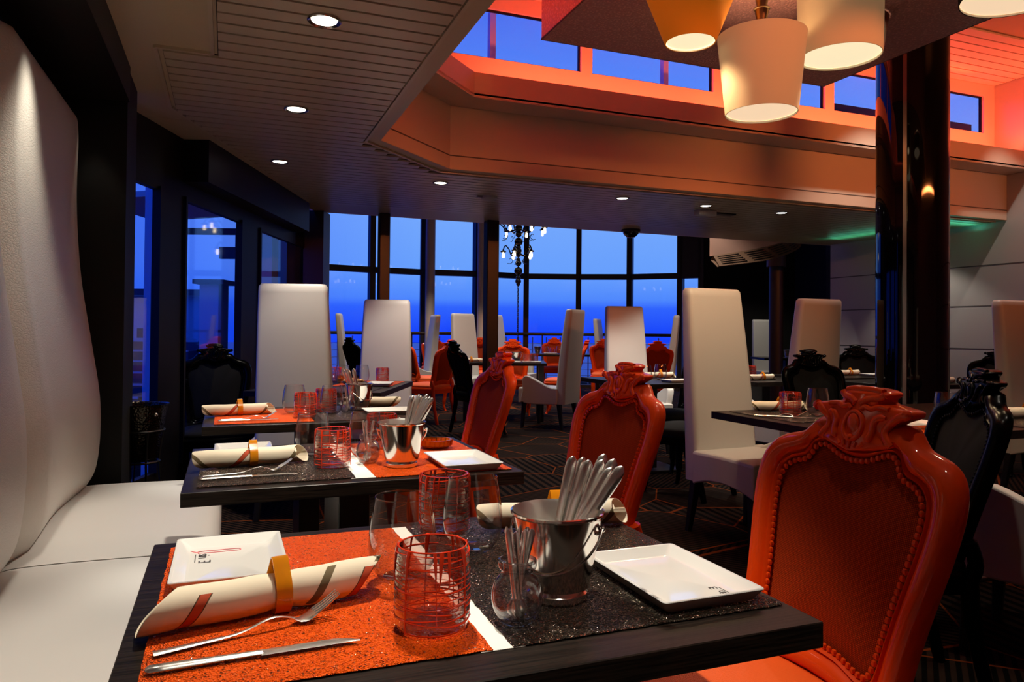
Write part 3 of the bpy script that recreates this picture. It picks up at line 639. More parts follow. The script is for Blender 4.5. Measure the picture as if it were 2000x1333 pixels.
def louis(body, fab, seatf, dark):
    t = thing('carved_chair', '-', 'chair')
    cs = [(0,-.004),(0,.006),(.05,.013),(.13,.017),(.19,.009),(.26,.016),(.45,.025),(.72,.024),(.90,.014),(1,.0),(1,-.016),(.9,-.026),(.1,-.026),(0,-.016)]
    m = MB(); rs = []
    for (ix, iz), (ox, oz) in zip(INN, OUT):
        r_ = []
        for s, dpt in cs:
            x, z = ix+(ox-ix)*s, iz+(oz-iz)*s; r_.append((x, yb(z)+dpt-.35*x*x*0+.30*x*x, z))
        rs.append(r_)
    m.rings(rs, True, False, True)
    fr = m.build('back_frame', body, t, True, ang=50)
    # carved cresting
    m = MB()
    def zq(z): return zs(1.069-(1.069-z)*.67)
    CW = [(.873,.004),(.880,.040),(.890,.070),(.902,.090),(.915,.090),(.935,.078),(.955,.076),(.972,.086),(.983,.103),(.992,.116),(1.003,.119),(1.012,.112),(1.019,.078),(1.025,.054),(1.034,.047),(1.043,.052),(1.052,.058),(1.060,.052),(1.066,.036),(1.069,.004)]
    CW = catmull(CW, 3)
    def cw(z):
        for (z0, w0), (z1, w1) in zip(CW, CW[1:]):
            if z0 <= z <= z1: return w0+(w1-w0)*(z-z0)/(z1-z0+1e-9)
        return .004
    def front(x, z): w_ = cw(z); return .020+.016*max(0,1-(x/w_)**2)**.6-.010*max(0,(z-1.055)/.014)
    rs = []
    for z, w_ in CW:
        r_ = []
        for k in range(17): x = -w_*math.cos(PI*k/16); r_.append((x, yb(zq(z))+front(x,z)+.3*x*x, zq(z)))
        for k in range(9): x = w_*math.cos(PI*k/8); r_.append((x, yb(zq(z))-.018-.012*math.sin(PI*k/8)+.3*x*x, zq(z)))
        rs.append(r_)
    m.rings(rs, True, True)
    def rl(pts, rad, d=.0, seg=8): m.tube([(x, yb(zq(z))+front(x,z)+d+.3*x*x, zq(z)) for x, z in catmull(pts, 4)], rad, seg)
    rl([(.023*math.cos(q), .953+.043*math.sin(q)) for q in [2*PI*i/14 for i in range(15)]], .0050, .001)
    m.ball((0,yb(zq(.953))+.034,zq(.953)), .017, 14, 9, (1,.45,1.45))
    for s in (-1,1):
        rl([(s*.040,.908),(s*.047,.935),(s*.046,.962),(s*.056,.984),(s*.072,.986)], [.003]+[.0075]*14+[.005,.004])
        rl([(s*.088,.904),(s*.080,.918),(s*.070,.940),(s*.074,.962),(s*.090,.984),(s*.102,.996),(s*.112,1.003)], .0085, -.002)
        rl([(s*.108,1.006),(s*.115,1.001),(s*.108,.996)], .009, .001)
        rl([(s*.075,1.012),(s*.05,1.016),(s*.034,1.008),(s*.020,1.014),(s*.012,1.004)], .0055)
        rl([(s*.006,1.022),(s*.020,1.036),(s*.042,1.042),(s*.052,1.052)], .0075, -.001)
        rl([(s*.030,1.024),(s*.042,1.030)], .005)
        for k in (1,2): rl([(s*k*.012,.884+.003*k),(s*k*.016,.905-.002*k)], .0042)
    rl([(-.044,1.058),(-.02,1.063),(.02,1.063),(.044,1.058)], .009, -.006); rl([(0,.880),(0,.903)], .0045); m.ball((0,yb(zq(.914))+.037,zq(.914)), .008, 10, 6)
    m.build('crest', body, fr, True, ang=70)
    # upholstered panel, front and back
    cp_ = (0,.688); m = MB()
    for sgn, d0, dm in ((1,.002,.022),(-1,-.016,.006)):
        m.rings([[(x*s, yb(cp_[1]+(z-cp_[1])*s)+d0+sgn*dm*(1-s**2.4)+.30*(x*s)**2, cp_[1]+(z-cp_[1])*s) for x, z in INN] for s in (1.0,.96,.88,.72,.5,.25,.0005)])
    m.build('back_pad', fab, t, True, ang=80)
    # nail heads along the pad
    m = MB(); per = resample(INN+INN[:1], 104)
    for x, z in per[:-1]:
        s = .972; xx, zz = x*s, cp_[1]+(z-cp_[1])*s; m.ball((xx, yb(zz)+.012+.3*xx*xx, zz), .0066, 6, 4, (1,.8,1))
    n_ = m.build('nail_trim', body, t, True); n_['kind'] = 'stuff'
    # seat
    so = [(-.205,-.215),(-.12,-.235),(0,-.24),(.12,-.235),(.205,-.215),(.235,-.10),(.262,.06),(.268,.17),(.240,.235),(.15,.262),(0,.272),(-.15,.262),(-.240,.235),(-.268,.17),(-.262,.06),(-.235,-.10)]
    so = resample(catmull(so+so[:1], 4), 49)[:-1]
    m = MB(); m.rings([[(x*s,.01+(y-.01)*s,z) for x, y in so] for s, z in ((.93,.435),(.955,.455),(.93,.472),(.85,.484),(.6,.494),(.3,.498),(.0005,.499))]); m.build('seat', seatf, t, True, ang=80)
    m = MB(); m.rings([[(x*s,.01+(y-.01)*s,z) for x, y in so] for s, z in ((.90,.375),(.97,.368),(.985,.385),(.985,.405),(1.0,.415),(1.0,.435),(.96,.446),(.90,.440))], True, False, True); m.build('seat_rail', body, t, True, ang=45)
    for s in (-1,1):
        m = MB(); m.tube(catmull([(s*.215,.185,.42),(s*.232,.205,.34),(s*.222,.200,.22),(s*.206,.190,.10),(s*.208,.200,.035),(s*.214,.214,0)], 4), [.034]*4+[.033]*4+[.026]*4+[.018]*4+[.016]*4+[.021], 10); m.build('leg', body, t, True)
        m = MB(); m.tube(catmull([(s*.212,yb(.53)-.002,.53),(s*.207,-.228,.46),(s*.198,-.215,.38),(s*.195,-.235,.22),(s*.196,-.285,0)], 4), [.022]*8+[.026]*4+[.021]*4+[.018], 10); m.build('leg', body, t, True)
    return t
def tall():
    t = thing('tall_chair', '-', 'chair')
    m = MB(); rs = []
    for z, w_, y0, th_ in ((.30,.225,-.245,.12),(.50,.226,-.25,.12),(.80,.222,-.275,.112),(1.10,.212,-.305,.10),(1.37,.201,-.335,.088),(1.405,.198,-.338,.084),(1.42,.184,-.340,.06)):
        r = .03 if z < 1.41 else .02; pts = []
        for (sx_, sy_) in ((1,1),(-1,1),(-1,-1),(1,-1)):
            for k in range(5):
                a = {(1,1):0,(-1,1):PI/2,(-1,-1):PI,(1,-1):1.5*PI}[(sx_,sy_)]+PI/2*k/4
                pts.append((sx_*(w_-r)+r*math.cos(a), y0+sy_*(th_/2-r)+r*math.sin(a), z))
        rs.append(pts)
    m.rings(rs, True, True); m.build('backrest', leather, t, True, ang=50)
    # seat with arched underside
    m = MB(); K = 14; top = []; rs = []
    for i in range(K+1):
        u = i/K; y = -.20+.50*u; zb = .335-.045*abs(2*u-1)**2.0+.0; zt = .478+.006*math.sin(u*PI); e_ = max(0,u-.94)/.06; 
        x = .245
        rs.append([(-x,y,zb),(-x,y,zt-.012),(-x+.012,y,zt),(x-.012,y,zt),(x,y,zt-.012),(x,y,zb)])
    m.rings(rs, True, True); m.build('seat', leather, t, True, bevel=.008, ang=30)
    # single flared arm on the sitter's left
    ap_ = [(-.22,.30),(.225,.30),(.235,.46),(.225,.585),(.19,.625),(.14,.622),(.04,.575),(-.08,.515),(-.16,.485),(-.22,.48)]
    m = MB(); pr = resample(catmull(ap_+ap_[:1], 5), 40)[:-1]
    def fl(y, z): return max(0,(z-.45))*.22
    m.rings([[(-.245+.05-fl(y,z)*.9, y, z) for y, z in pr],[(-.245-.015-fl(y,z), y, z) for y, z in pr]], True, True); m.build('arm', leather, t, True, bevel=.010, ang=40)
    for sx_ in (-1,1):
        for sy_, yy in ((1,.24),(-1,-.22)):
            m = MB(); x = sx_*.195; dx = sx_*.02; dy = .02 if sy_ > 0 else -.05
            m.hexa([(x+dx-.015,yy+dy-.015,0),(x+dx+.015,yy+dy-.015,0),(x+dx+.015,yy+dy+.015,0),(x+dx-.015,yy+dy+.015,0)],[(x-.026,yy-.026,.335),(x+.026,yy-.026,.335),(x+.026,yy+.026,.335),(x-.026,yy+.026,.335)]); m.build('leg', legwood, t, bevel=.003, seg=1)
    return t
mk_o = lambda: louis(lacq_o, fab_o, fab_seat, False)
mk_k = lambda: louis(lacq_k, fab_k, fab_k, True)
def chair(kind, x, y, deg, label, north=False):
    """x, y = seat centre in room axes; deg = facing direction in room axes"""
    if north: deg -= math.degrees(TH)
    rz = R(deg-90)
    g = {'o':'orange carved chairs','k':'black carved chairs','w':'tall white chairs'}[kind]
    return place(kind, {'o':mk_o,'k':mk_k,'w':tall}[kind], (x,y,0), rz, label, group=g)
def chair_back(kind, bx, by, deg, label):       # position given at the backrest
    a = R(deg); d = .27 if kind != 'w' else .29
    return chair(kind, bx+d*math.cos(a), by+d*math.sin(a), deg, label)
def chN(kind, px_x, Y, deg, label):             # backrest at a bearing (tangent) and a distance, facing given from true east
    x, y, _ = W((px_x-1000)/1435.*Y, Y); return chair_back(kind, x, y, deg-math.degrees(TH), label)
chair_back('o', 1.163, 1.144, 180, 'nearest orange carved chair with nailhead trim, at the right of the foreground table')
chair_back('o', 1.27, 2.29, 186, 'second orange carved chair, behind the steel bucket at the second banquette table')
chair_back('o', 1.30, 3.66, 182, 'third orange carved chair, seen obliquely left of the second one')
chN('w',576,4.40,95,'tall white chair seen from behind, left of centre against the side window')
chN('w',755,6.40,-85,'tall white chair facing the camera beyond the end table of the banquette row')
chN('w',668,12.0,8,'far white chair leaning left, seen edge-on between the two large left white chairs')
chN('w',845,12.3,200,'small far white chair turned left, beside the pale window column')
chN('w',907,11.2,-52,'far white chair just left of the black post, behind a black carved chair')
chN('w',974,12.0,-22,'far white chair half hidden by the black post')
chN('w',1117,8.8,150,'white chair with flared arm seen from behind, in the middle of the room')
chN('w',1171,14.6,-20,'slim far white chair seen edge-on behind an orange chair')
chN('w',1222,7.5,-76,'tall white chair behind the second orange chair, facing the camera')
chN('w',1316,11.2,165,'far white chair seen edge-on at the right end of the bow window')
chN('w',1400,4.40,-66,'tallest looking white chair right of centre, showing its seat and black legs')
chN('w',1590,5.65,111,'tall white chair seen from behind, behind the black carved chair at right')
chN('w',1492,13.7,-84,'far white chair in front of the black back wall')
chN('w',1992,5.5,-69,'tall white chair cut by the right edge of the photo')
chair('w',2.83,1.76,112,'white chair whose flared arm shows at the lower right edge')
chN('o',800,10.6,28,'far orange chair seen from behind, right of the tall white chair by the end table')
chN('o',848,14.3,-82,'far orange chair behind the left window table, under the pale column')
chN('o',872,9.2,150,'far dark looking orange chair just behind a black carved chair')
chN('o',937,12.6,-95,'far orange chair peeping out left of the black post')
chN('o',1002,10.5,-88,'orange chair beyond the pale edged table, right of the black post')
chN('o',1083,14.45,-92,'far orange chair at the window, right of the hanging chain')
chN('o',1137,10.5,172,'orange chair almost hidden behind the white chair with flared arm')
chN('o',1180,12.5,-90,'far orange chair with bright seat, left of the white chair facing the camera')
chN('o',1281,10.0,98,'orange chair seen from behind at the right side of the bow window')
chN('k',422,5.22,-62,'black carved chair silhouetted against the side window at left')
chN('k',897,8.2,28,'black carved chair silhouetted left of the black post')
chN('k',690,11.2,42,'far black carved chair in front of the edge-on white chair at left')
chair_back('k',3.86,5.38,184,'glossy black carved chair left of the tallest looking white chair')
chair_back('k',3.20,4.26,111-math.degrees(TH)+22,'black carved chair seen from behind, its shoulder showing left of the tallest looking white chair')
chN('k',1592,5.2,-76,'glossy black carved chair in the right half, in front of a white chair')
chN('k',1950,6.5,222,'black carved chair beside the white chair at the right edge')
chN('k',1876,2.42,171,'near black carved chair in shadow, behind the nearest orange chair')
chN('k',1676,7.9,-94,'black carved chair by the white panelled wall, left of the glossy column')
# ------------------------------------------------------------------ tableware builders (origin at the foot, z=0 on the mat)
def mk_tumbler():
    t = thing('tumbler', '-', 'glass')
    po = [(.0,.0),(.040,.0),(.047,.004),(.050,.014),(.0505,.04),(.050,.075),(.048,.104),(.0465,.110)]; pi_ = [(.0465,.110),(.0445,.110),(.0455,.10),(.047,.06),(.0465,.022),(.040,.013),(0,.012)]
    m = MB(); m.lathe(po, 40); m.lathe(pi_, 40); m.build('glass_body', glass_rose, t, True)
    m = MB(); rnd = random.Random(3)
    for k in range(26):
        z = .007+.0038*k+rnd.uniform(-.004,.004); ph = rnd.uniform(0,6.28); am = rnd.uniform(.0008,.0030); n = 36; a0 = rnd.uniform(0,6); ln = rnd.choice((n, int(n*.8), int(n*.6), int(n*.4), int(n*.3)))
        rr = .0505 if z < .08 else .049; t0 = rnd.uniform(.0004,.0010); tl = rnd.uniform(-.008,.008)
        m.tube([(rr*math.cos(a0+2*PI*i/n), rr*math.sin(a0+2*PI*i/n), max(.003,z+am*math.sin(ph+4*PI*i/n)+tl*i/n)) for i in range(ln+1)], [t0*(1+.6*math.sin(ph+i*.7)) for i in range(ln+1)], 5)
    aa = 0
    while aa < 6.1:
        a = aa; aa += rnd.choice((.2,.35,.5,.75)); th_ = rnd.uniform(.0006,.0012); zb = rnd.choice((.005,.005,.02,.045,.065)); wd3 = rnd.uniform(1.8,3.6)
        pts = [(.0465,.111),(.0485,.104),(.0500,.090),(.0506,.075),(.0508,(.075+zb)/2),(.0508,zb)]; sw = rnd.uniform(-.02,.02)
        m.tube([(r*math.cos(a+sw*i),r*math.sin(a+sw*i),z) for i,(r,z) in enumerate(pts)], [th_*wd3,th_*wd3*1.15,th_*wd3*.8,th_*1.1,th_,th_*.7], 6)
    m.tube([(.0455*math.cos(2*PI*i/36),.0455*math.sin(2*PI*i/36),.1105) for i in range(36)], .0011, 6, True)
    m.tube([(.046*math.cos(2*PI*i/36),.046*math.sin(2*PI*i/36),.004) for i in range(36)], .0009, 6, True)
    m.build('glass_threads', thread, t, True)
    return t
def mk_wine():
    t = thing('stemless_wine_glass', '-', 'glass')
    po = catmull([(.0,.0),(.020,.0),(.036,.008),(.049,.030),(.0535,.055),(.0525,.080),(.048,.110),(.0435,.134)], 4)
    m = MB(); m.lathe(po, 44); m.build('bowl', glass, t, True)
    m = MB(); m.lathe([(.0435,.1335),(.0443,.1345),(.0435,.1355),(.0428,.1345),(.0435,.1335)], 44); m.build('rim', glass, t, True)
    m = MB(); m.lathe([(0,.003),(.019,.003),(.030,.010),(.016,.008),(0,.007)], 32); m.build('base', glass, t, True)
    return t
def mk_bucket():
    t = thing('steel_bucket', '-', 'bucket')
    m = MB(); m.lathe([(0,.001),(.044,.001),(.046,.004),(.046,.012),(.043,.015),(.048,.020),(.0675,.124),(.0705,.127),(.0705,.130),(.068,.131)], 56); m.build('body', steel, t, True, ang=30)
    m = MB(); m.lathe([(.068,.131),(.0655,.126),(.046,.022),(0,.020)], 56); m.build('inner_wall', steel_in, t, True)
    m = MB()
    for s in (-1,1):
        m = MB(); m.tube([(s*.0635,.006,.108),(s*.070,.004,.112),(s*.0725,0,.110),(s*.070,-.004,.106),(s*.0635,-.006,.104)], .0032, 8); m.build('ear', steel, t, True)
    m = MB(); pts = [(.0725*math.cos(q), -.052*math.sin(q)-.003, .110-.062*math.sin(q)) for q in [PI*i/28 for i in range(29)]]
    m.tube(pts, .0020, 8); m.build('handle', steel, t, True)
    return t
def mk_jar():
    t = thing('glass_jar', '-', 'jar')
    po = catmull([(0,.0),(.018,.0),(.026,.005),(.034,.022),(.0355,.040),(.031,.056),(.0235,.066),(.0225,.071),(.0258,.074),(.0268,.080),(.0255,.085),(.0232,.086)], 3)
    pi_ = catmull([(.0232,.086),(.0205,.080),(.0200,.068),(.0290,.055),(.0330,.040),(.0315,.022),(.022,.008),(0,.006)], 3)
    m = MB(); m.lathe(po+pi_[1:], 44); m.build('jar_body', glass, t, True, ang=80)
    m = MB(); m.tube([(.0245*math.cos(2*PI*i/36),.0245*math.sin(2*PI*i/36),.0835) for i in range(36)], .0022, 8, True); m.build('rim', glass, t, True)
    return t
def mk_handle():
    o = None; m = MB()
    pts = [(0,0,z) for z in (0,.02,.05,.08,.11,.135,.148,.154)]; m.tube(pts, [.004,.005,.0065,.008,.0092,.0098,.0080,.002], 12, False, .55)
    o = m.build('steel_knife', steel_soft, None, True); tag(o, '-', 'knife'); return o
def mk_spoon():
    m = MB(); m.tube([(0,0,z) for z in (.018,.03,.06,.09,.115,.120)], [.0016,.0018,.0026,.0040,.0052,.002], 10, False, .35)
    rs = []
    for i in range(7):
        u = i/6; w_ = .0085*math.sin(PI*min(max(u,.06),.97))**.6; rs.append([(w_*math.cos(q), .003*math.sin(q)-.0025*math.sin(PI*u), .020-.026*u+.004) for q in [2*PI*k/12 for k in range(12)]])
    m.rings(rs, True, True); o = m.build('teaspoon', steel_soft, None, True); tag(o, '-', 'spoon'); return o
def mk_fork():
    m = MB(); L_ = .235
    def prof_z(u): return .004+.012*math.exp(-((u-.62)/.13)**2)+(.028*max(0,(u-.74)/.26)**1.6 if u > .74 else 0)
    pts = [(u*L_, 0, prof_z(u)) for u in [i/20*.74 for i in range(21)]]
    rad = [.0075-.0045*min(1,i/13) for i in range(21)]; m.tube(pts, rad, 10, False, .30)
    rs = []
    for i in range(9):
        u = .72+.14*i/8; w_ = .003+.0095*min(1,(i/5))**.8; z = prof_z(u); rs.append([(u*L_, w_*math.cos(q), z+.0012*math.sin(q)-.003*math.sin(PI*min(1,i/8))) for q in [2*PI*k/12 for k in range(12)]])
    m.rings(rs, True, True)
    for k in range(4):
        y = -.0094+.00627*k; m.tube([((.855+.145*j/5)*L_, y*(1-.03*j), prof_z(.855+.145*j/5)) for j in range(6)], [.0019,.0018,.0017,.0016,.0014,.0008], 6)
    o = m.build('fork', steel_soft, None, True); tag(o, '-', 'fork'); return o
def mk_tknife():
    m = MB(); m.tube([(x,0,.0052) for x in (0,.004,.02,.06,.10,.128)], [.004,.0085,.0085,.0072,.006,.0055], 10, False, .55)
    rs = []
    for i in range(10):
        u = i/9; x = .126+.118*u; h_ = .0085*(1-max(0,u-.75)**1.6*7.5) if u > .75 else .0085; rs.append([(x,-.0085,.0050),(x,-.0085+h_*2*.5,.0062),(x,-.0085+h_*2,.0052),(x,-.0085+h_*2*.5,.0042)])
    m.rings(rs, True, True); o = m.build('table_knife', steel_soft, None, True); tag(o, '-', 'knife'); return o
def mk_plate(w=.175, d=.248):
    t = thing('square_plate', '-', 'plate')
    def rr(sx_, sy_, z, r):
        o = []; 
        for (a, b, q0) in ((1,1,0),(-1,1,.5),(-1,-1,1),(1,-1,1.5)):
            for k in range(5): q = PI*(q0+.5*k/4); o.append((a*(sx_-r)+r*math.cos(q), b*(sy_-r)+r*math.sin(q), z))
        return o
    m = MB(); a, b = w/2, d/2
    m.rings([rr(.01,.01,.0006,.004),rr(a-.014,b-.014,.0006,.008),rr(a-.010,b-.010,.004,.008),rr(a,b,.0195,.007),rr(a-.0008,b-.0008,.0208,.007),rr(a-.003,b-.003,.0210,.006),rr(a-.006,b-.006,.0195,.006),rr(a-.021,b-.021,.0085,.008),rr(a-.026,b-.026,.0072,.008),rr(.01,.01,.0070,.004)], True, True)
    m.build('dish', porc, t, True, ang=35)
    return t
def striped_napkin(stripes):
    m = napkin_m.copy(); m.name = 'striped_napkin'
    uv = N(m, 'ShaderNodeUVMap'); sp_ = N(m, 'ShaderNodeSeparateXYZ'); L(m, uv.outputs[0], sp_.inputs[0])
    def mth(op, a, b_=None, c_=None):
        n = N(m, 'ShaderNodeMath', operation=op)
        for i, q in enumerate((a, b_, c_)):
            if q is None: continue
            if isinstance(q, (int, float)): n.inputs[i].default_value = q
            else: L(m, q, n.inputs[i])
        return n.outputs[0]
    cur = None; base = (.84,.76,.58,1)
    for (u0, sl, hw, mi, f0, f1) in stripes:
        d = mth('ABSOLUTE', mth('SUBTRACT', sp_.outputs[0], mth('MULTIPLY_ADD', sp_.outputs[1], sl, u0-.45*sl)))
        inf = mth('MULTIPLY', mth('GREATER_THAN', sp_.outputs[1], f0), mth('LESS_THAN', sp_.outputs[1], f1))
        for wd2, colr in ((hw, (.10,.05,.018,1)), (hw*.78, ((.52,.07,.02,1),(.15,.11,.05,1))[mi-1])):
            if mi == 2 and wd2 == hw: continue
            fac = mth('MULTIPLY', mth('LESS_THAN', d, wd2), inf); mx_ = N(m, 'ShaderNodeMix', data_type='RGBA'); L(m, fac, mx_.inputs['Factor'])
            if cur is None: mx_.inputs[6].default_value = base
            else: L(m, cur, mx_.inputs[6])
            mx_.inputs[7].default_value = colr; cur = mx_.outputs[2]
    if cur is not None: L(m, cur, bsdf(m).inputs['Base Color'])
    return m
def mk_napkin(L_=.34, rad=.0265, stripes=(), vL=-2.0, vR=1.2, ring_u=.03, cutL=.075, cutR=.05):
    t = thing('rolled_napkin', '-', 'napkin')
    nu, nv = 110, 40; m = MB(); o = []
    for i in range(nu+1):
        r_ = []
        for j in range(nv+1):
            v = 2*PI*j/nv
            x0 = -L_/2+cutL*(.5*(1-math.cos(v-vL)))**1.6; x1 = L_/2-cutR*.5*(1-math.cos(v-vR)); u = i/nu; x = x0+(x1-x0)*u
            rr = rad*(1+.10*j/nv)*(1+.03*math.sin(9*x*6+v))*(1-.10*math.exp(-((x-ring_u)/.02)**2))
            zz = rr*math.sin(v)
            r_.append((x, rr*math.cos(v), rad*1.06+zz*.94))
        o.append(r_)
    m.rings(o, False)
    b = m.build('cloth_roll', striped_napkin(stripes), t, True, ang=80)
    uvl = b.data.uv_layers.new(name='UVMap'); rr0 = rad*1.06
    for lp in b.data.loops:
        c_ = b.data.vertices[lp.vertex_index].co; v = math.atan2(c_.z-rr0, c_.y); uvl.data[lp.index].uv = (c_.x, ((v-PI*.35) % (2*PI))/(2*PI))
    s = b.modifiers.new('thick', 'SOLIDIFY'); s.thickness = .0012; s.offset = -1
    # inner spiral fold seen at the open ends
    m = MB(); rs = []
    for i in range(9):
        u = -.40+.80*i/8; rs.append([(u*L_*.92, rad*(.35+.55*q/18)*math.cos(q*.5), rad*1.06+rad*(.30+.50*q/18)*math.sin(q*.5)) for q in range(19)])
    m.rings(rs, False); m.build('inner_fold', napkin_m, t, True)
    m = MB(); path = []
    for k in range(28):
        q = -PI/2+2*PI*k/28; r = rad*1.10+.0012; e_ = max(0, math.sin(q))**6
        path.append((r*math.cos(q)*(1-.35*e_), rad*1.06+r*math.sin(q)+.016*e_))
    path = [(y, max(z,.001)) for y, z in path]
    m.rings([[(ring_u+x, y*sc, rad*1.06+(z-rad*1.06)*sc) for y, z in path] for x, sc in ((-.011,1),(.011,1),(.011,1.05),(-.011,1.05))], True, False, True); m.build('napkin_ring', amber, t, True, ang=40)
    return t
S_A = ((-.115,-.11,.0085,1,.20,.60),(.050,-.11,.0085,2,.12,.46),(.112,-.11,.0085,1,.20,.58),(.120,-.12,.008,2,.02,.16))
S_B = ((-.128,.16,.009,2,.12,.66),(-.052,-.15,.009,1,.15,.66),(.095,-.13,.009,2,.10,.60))
def put(key, mk, x, y, z, rz, label, group=None): return place(key, mk, (x,y,z), R(rz), label, group=group)
ZT = .7505; ZM = .7536
def placemat(label, x0, x1, y0, y1, m_):
    m = MB(); rnd = random.Random(int(x0*1000)+int(y0*77)); cx, cy_ = (x0+x1)/2, (y0+y1)/2; n = 40; per = []
    for (a, b) in (((x0,y0),(x1,y0)),((x1,y0),(x1,y1)),((x1,y1),(x0,y1)),((x0,y1),(x0,y0))):
        for i in range(n): per.append((a[0]+(b[0]-a[0])*i/n-cx+rnd.uniform(-.0012,.0012), a[1]+(b[1]-a[1])*i/n-cy_+rnd.uniform(-.0012,.0012)))
    m.rings([[(x*s,y*s,z) for x, y in per] for s, z in ((.01,0),(1,0),(1.003,.0012),(.997,.0024),(.01,.0026))])
    o = m.build('placemat', m_, None, True, ang=50); o.location = (cx,cy_,ZT+.0006); return tag(o, label, 'placemat', 'woven place mats')
def runner(label, x, y0, y1, w=.05):
    m = MB(); m.box(-w/2,w/2,-(y1-y0)/2,(y1-y0)/2,0,.0006); o = m.build('table_runner', cloth_white); o.location = (x,(y0+y1)/2,ZT); return tag(o, label, 'table runner', 'white strips between the place mats')
def bucket_knives(bx, by, n, lean, tabl, seed):
    rnd = random.Random(seed)
    for k in range(n):
        u = k/(n-1); q = lean+R(74-100*u); a = lean+rnd.uniform(-.12,.12)+.25*(.5-u); til = .20+.34*u+rnd.uniform(-.03,.03); r = .050 if k % 2 else .040
        d = Vector((math.cos(a)*math.sin(til), math.sin(a)*math.sin(til), math.cos(til))); p_ = Vector((bx+r*math.cos(q), by+r*math.sin(q), .878))-d*(.070+rnd.uniform(-.008,.006))
        o = place('bknife', mk_handle, p_, 0, 'steel knife standing handle up in the steel bucket on '+tabl, group='knives in the bucket on '+tabl)
        o.rotation_euler = d.to_track_quat('Z','Y').to_euler()
def jar_spoons(bx, by, n, tabl, seed):
    rnd = random.Random(seed)
    for k in range(n):
        a = 2*PI*k/n+rnd.uniform(-.3,.3); til = rnd.uniform(.10,.20); o = place('jspoon', mk_spoon, (bx-.004*math.cos(a)+.006*math.cos(a+1.4), by-.004*math.sin(a)+.006*math.sin(a+1.4), .758+ZM-.75), 0, 'small steel spoon standing in the glass jar on '+tabl, group='spoons in the jar on '+tabl)
        d = Vector((math.cos(a)*math.sin(til), math.sin(a)*math.sin(til), math.cos(til))); o.rotation_euler = d.to_track_quat('Z','Y').to_euler()
def text_mesh(s, size, m_, parent, name, mtx):
    cu = bpy.data.curves.new('txt', 'FONT'); cu.body = s; cu.size = size; cu.extrude = .00012; cu.space_character = .85; o = bpy.data.objects.new('txt', cu); COL.objects.link(o)
    dg = bpy.context.evaluated_depsgraph_get(); me = bpy.data.meshes.new_from_object(o.evaluated_get(dg)); bpy.data.objects.remove(o)
    me.materials.clear(); me.materials.append(m_); q = bpy.data.objects.new(name, me); COL.objects.link(q); q.parent = parent; q.matrix_local = mtx; return q
def logo(plate, x, y, rz, pink=True, s=1.0):
    M0 = Matrix.Translation((x,y,.0076)) @ Matrix.Rotation(R(rz),4,'Z')
    text_mesh('sin', .021*s, grey_ink, plate, 'lettering', M0 @ Matrix.Translation((.012*s,0,0)))
    text_mesh('E', .021*s, grey_ink, plate, 'lettering', M0 @ Matrix.Translation((.012*s+.040*s,.015*s,0)) @ Matrix.Rotation(PI,4,'Z'))
    m = MB(); lp = catmull([(-.004,-.010),(.004,-.002),(.009,.006),(.009,.045),(.005,.050),(.001,.045),(.001,.004),(.004,-.001),(.010,0)], 6)
    m.tube([(a*s,b*s,0) for a, b in lp], .0007*s, 5); q = m.build('logo_loop', pink_ink if pink else grey_ink, plate, True); q.matrix_local = M0
    m = MB(); m.box(.013*s,.046*s,-.004*s,-.003*s,0,.0002); q = m.build('logo_underline', grey_ink, plate); q.matrix_local = M0

# ------------------------------------------------------------------ nearest table
n1 = 'the nearest table'
runner('narrow white strip between the orange and dark mats on the nearest table', .330, .868, 1.475, .06)
placemat('shiny orange woven place mat under the nearest rolled napkin and fork', -.088, .315, .870, 1.468, mat_orange)
placemat('sparkling dark bronze woven place mat under bucket and jar on the nearest table', .343, .766, .868, 1.472, mat_black)
p = put('plateA', mk_plate, .010, 1.318, ZM, 0, 'white rectangular plate with pink loop logo, on the orange mat of the nearest table', 'white rectangular plates'); logo(p, -.05, .078, -90, True, 1.35)
p = put('plateB', mk_plate, .660, 1.003, ZM, 0, 'white rectangular plate with small grey lettering, on the dark mat at the front table corner', 'white rectangular plates'); logo(p, .045, -.105, 90, False, .9)
place('napA', lambda: mk_napkin(.340, .0265, S_A, -2.0, .9, .012, .052, .050), (.062,1.088,ZM), R(11), 'biggest rolled cream napkin with amber ring, in front of the plate on the nearest table', group='rolled napkins')
put('fork', mk_fork, -.078, .985, ZM, 15, 'steel fork with tines raised, lying before the biggest rolled napkin', 'forks')
put('tknife', mk_tknife, -.082, .938, ZM, 2, 'steel table knife nearest to the camera, on the orange mat', 'table knives')
g_t = 'red threaded tumblers'; g_w = 'stemless wine glasses'; g_b = 'steel cutlery buckets'; g_j = 'jars of small spoons'
put('tumbler', mk_tumbler, .262, .962, ZM, 0, 'clear tumbler with red threads, biggest one at the front of the nearest table', g_t)
put('tumbler', mk_tumbler, .412, 1.428, ZM, 70, 'red threaded tumbler standing at the back of the nearest table', g_t)
put('wine', mk_wine, .264, 1.150, ZM, 0, 'stemless wine glass behind the biggest red threaded tumbler', g_w)
put('wine', mk_wine, .417, 1.262, ZM, 0, 'stemless wine glass in front of the rear tumbler, beside the near bucket', g_w)
put('bucket', mk_bucket, .466, 1.005, ZM, -48, 'largest polished steel bucket full of knives, on the nearest table', g_b)
bucket_knives(.466, 1.005, 8, -.33, n1, 5)
put('jar', mk_jar, .375, .938, ZM, 0, 'round clear glass jar of small spoons in front of the near bucket', g_j)
jar_spoons(.375, .938, 9, n1, 3)
place('napB', lambda: mk_napkin(.33, .0255, S_B, 2.6, -.6, .0), (.628,1.368,ZM), R(-9), 'rolled cream napkin behind the near bucket, at the far edge of the nearest table', group='rolled napkins')
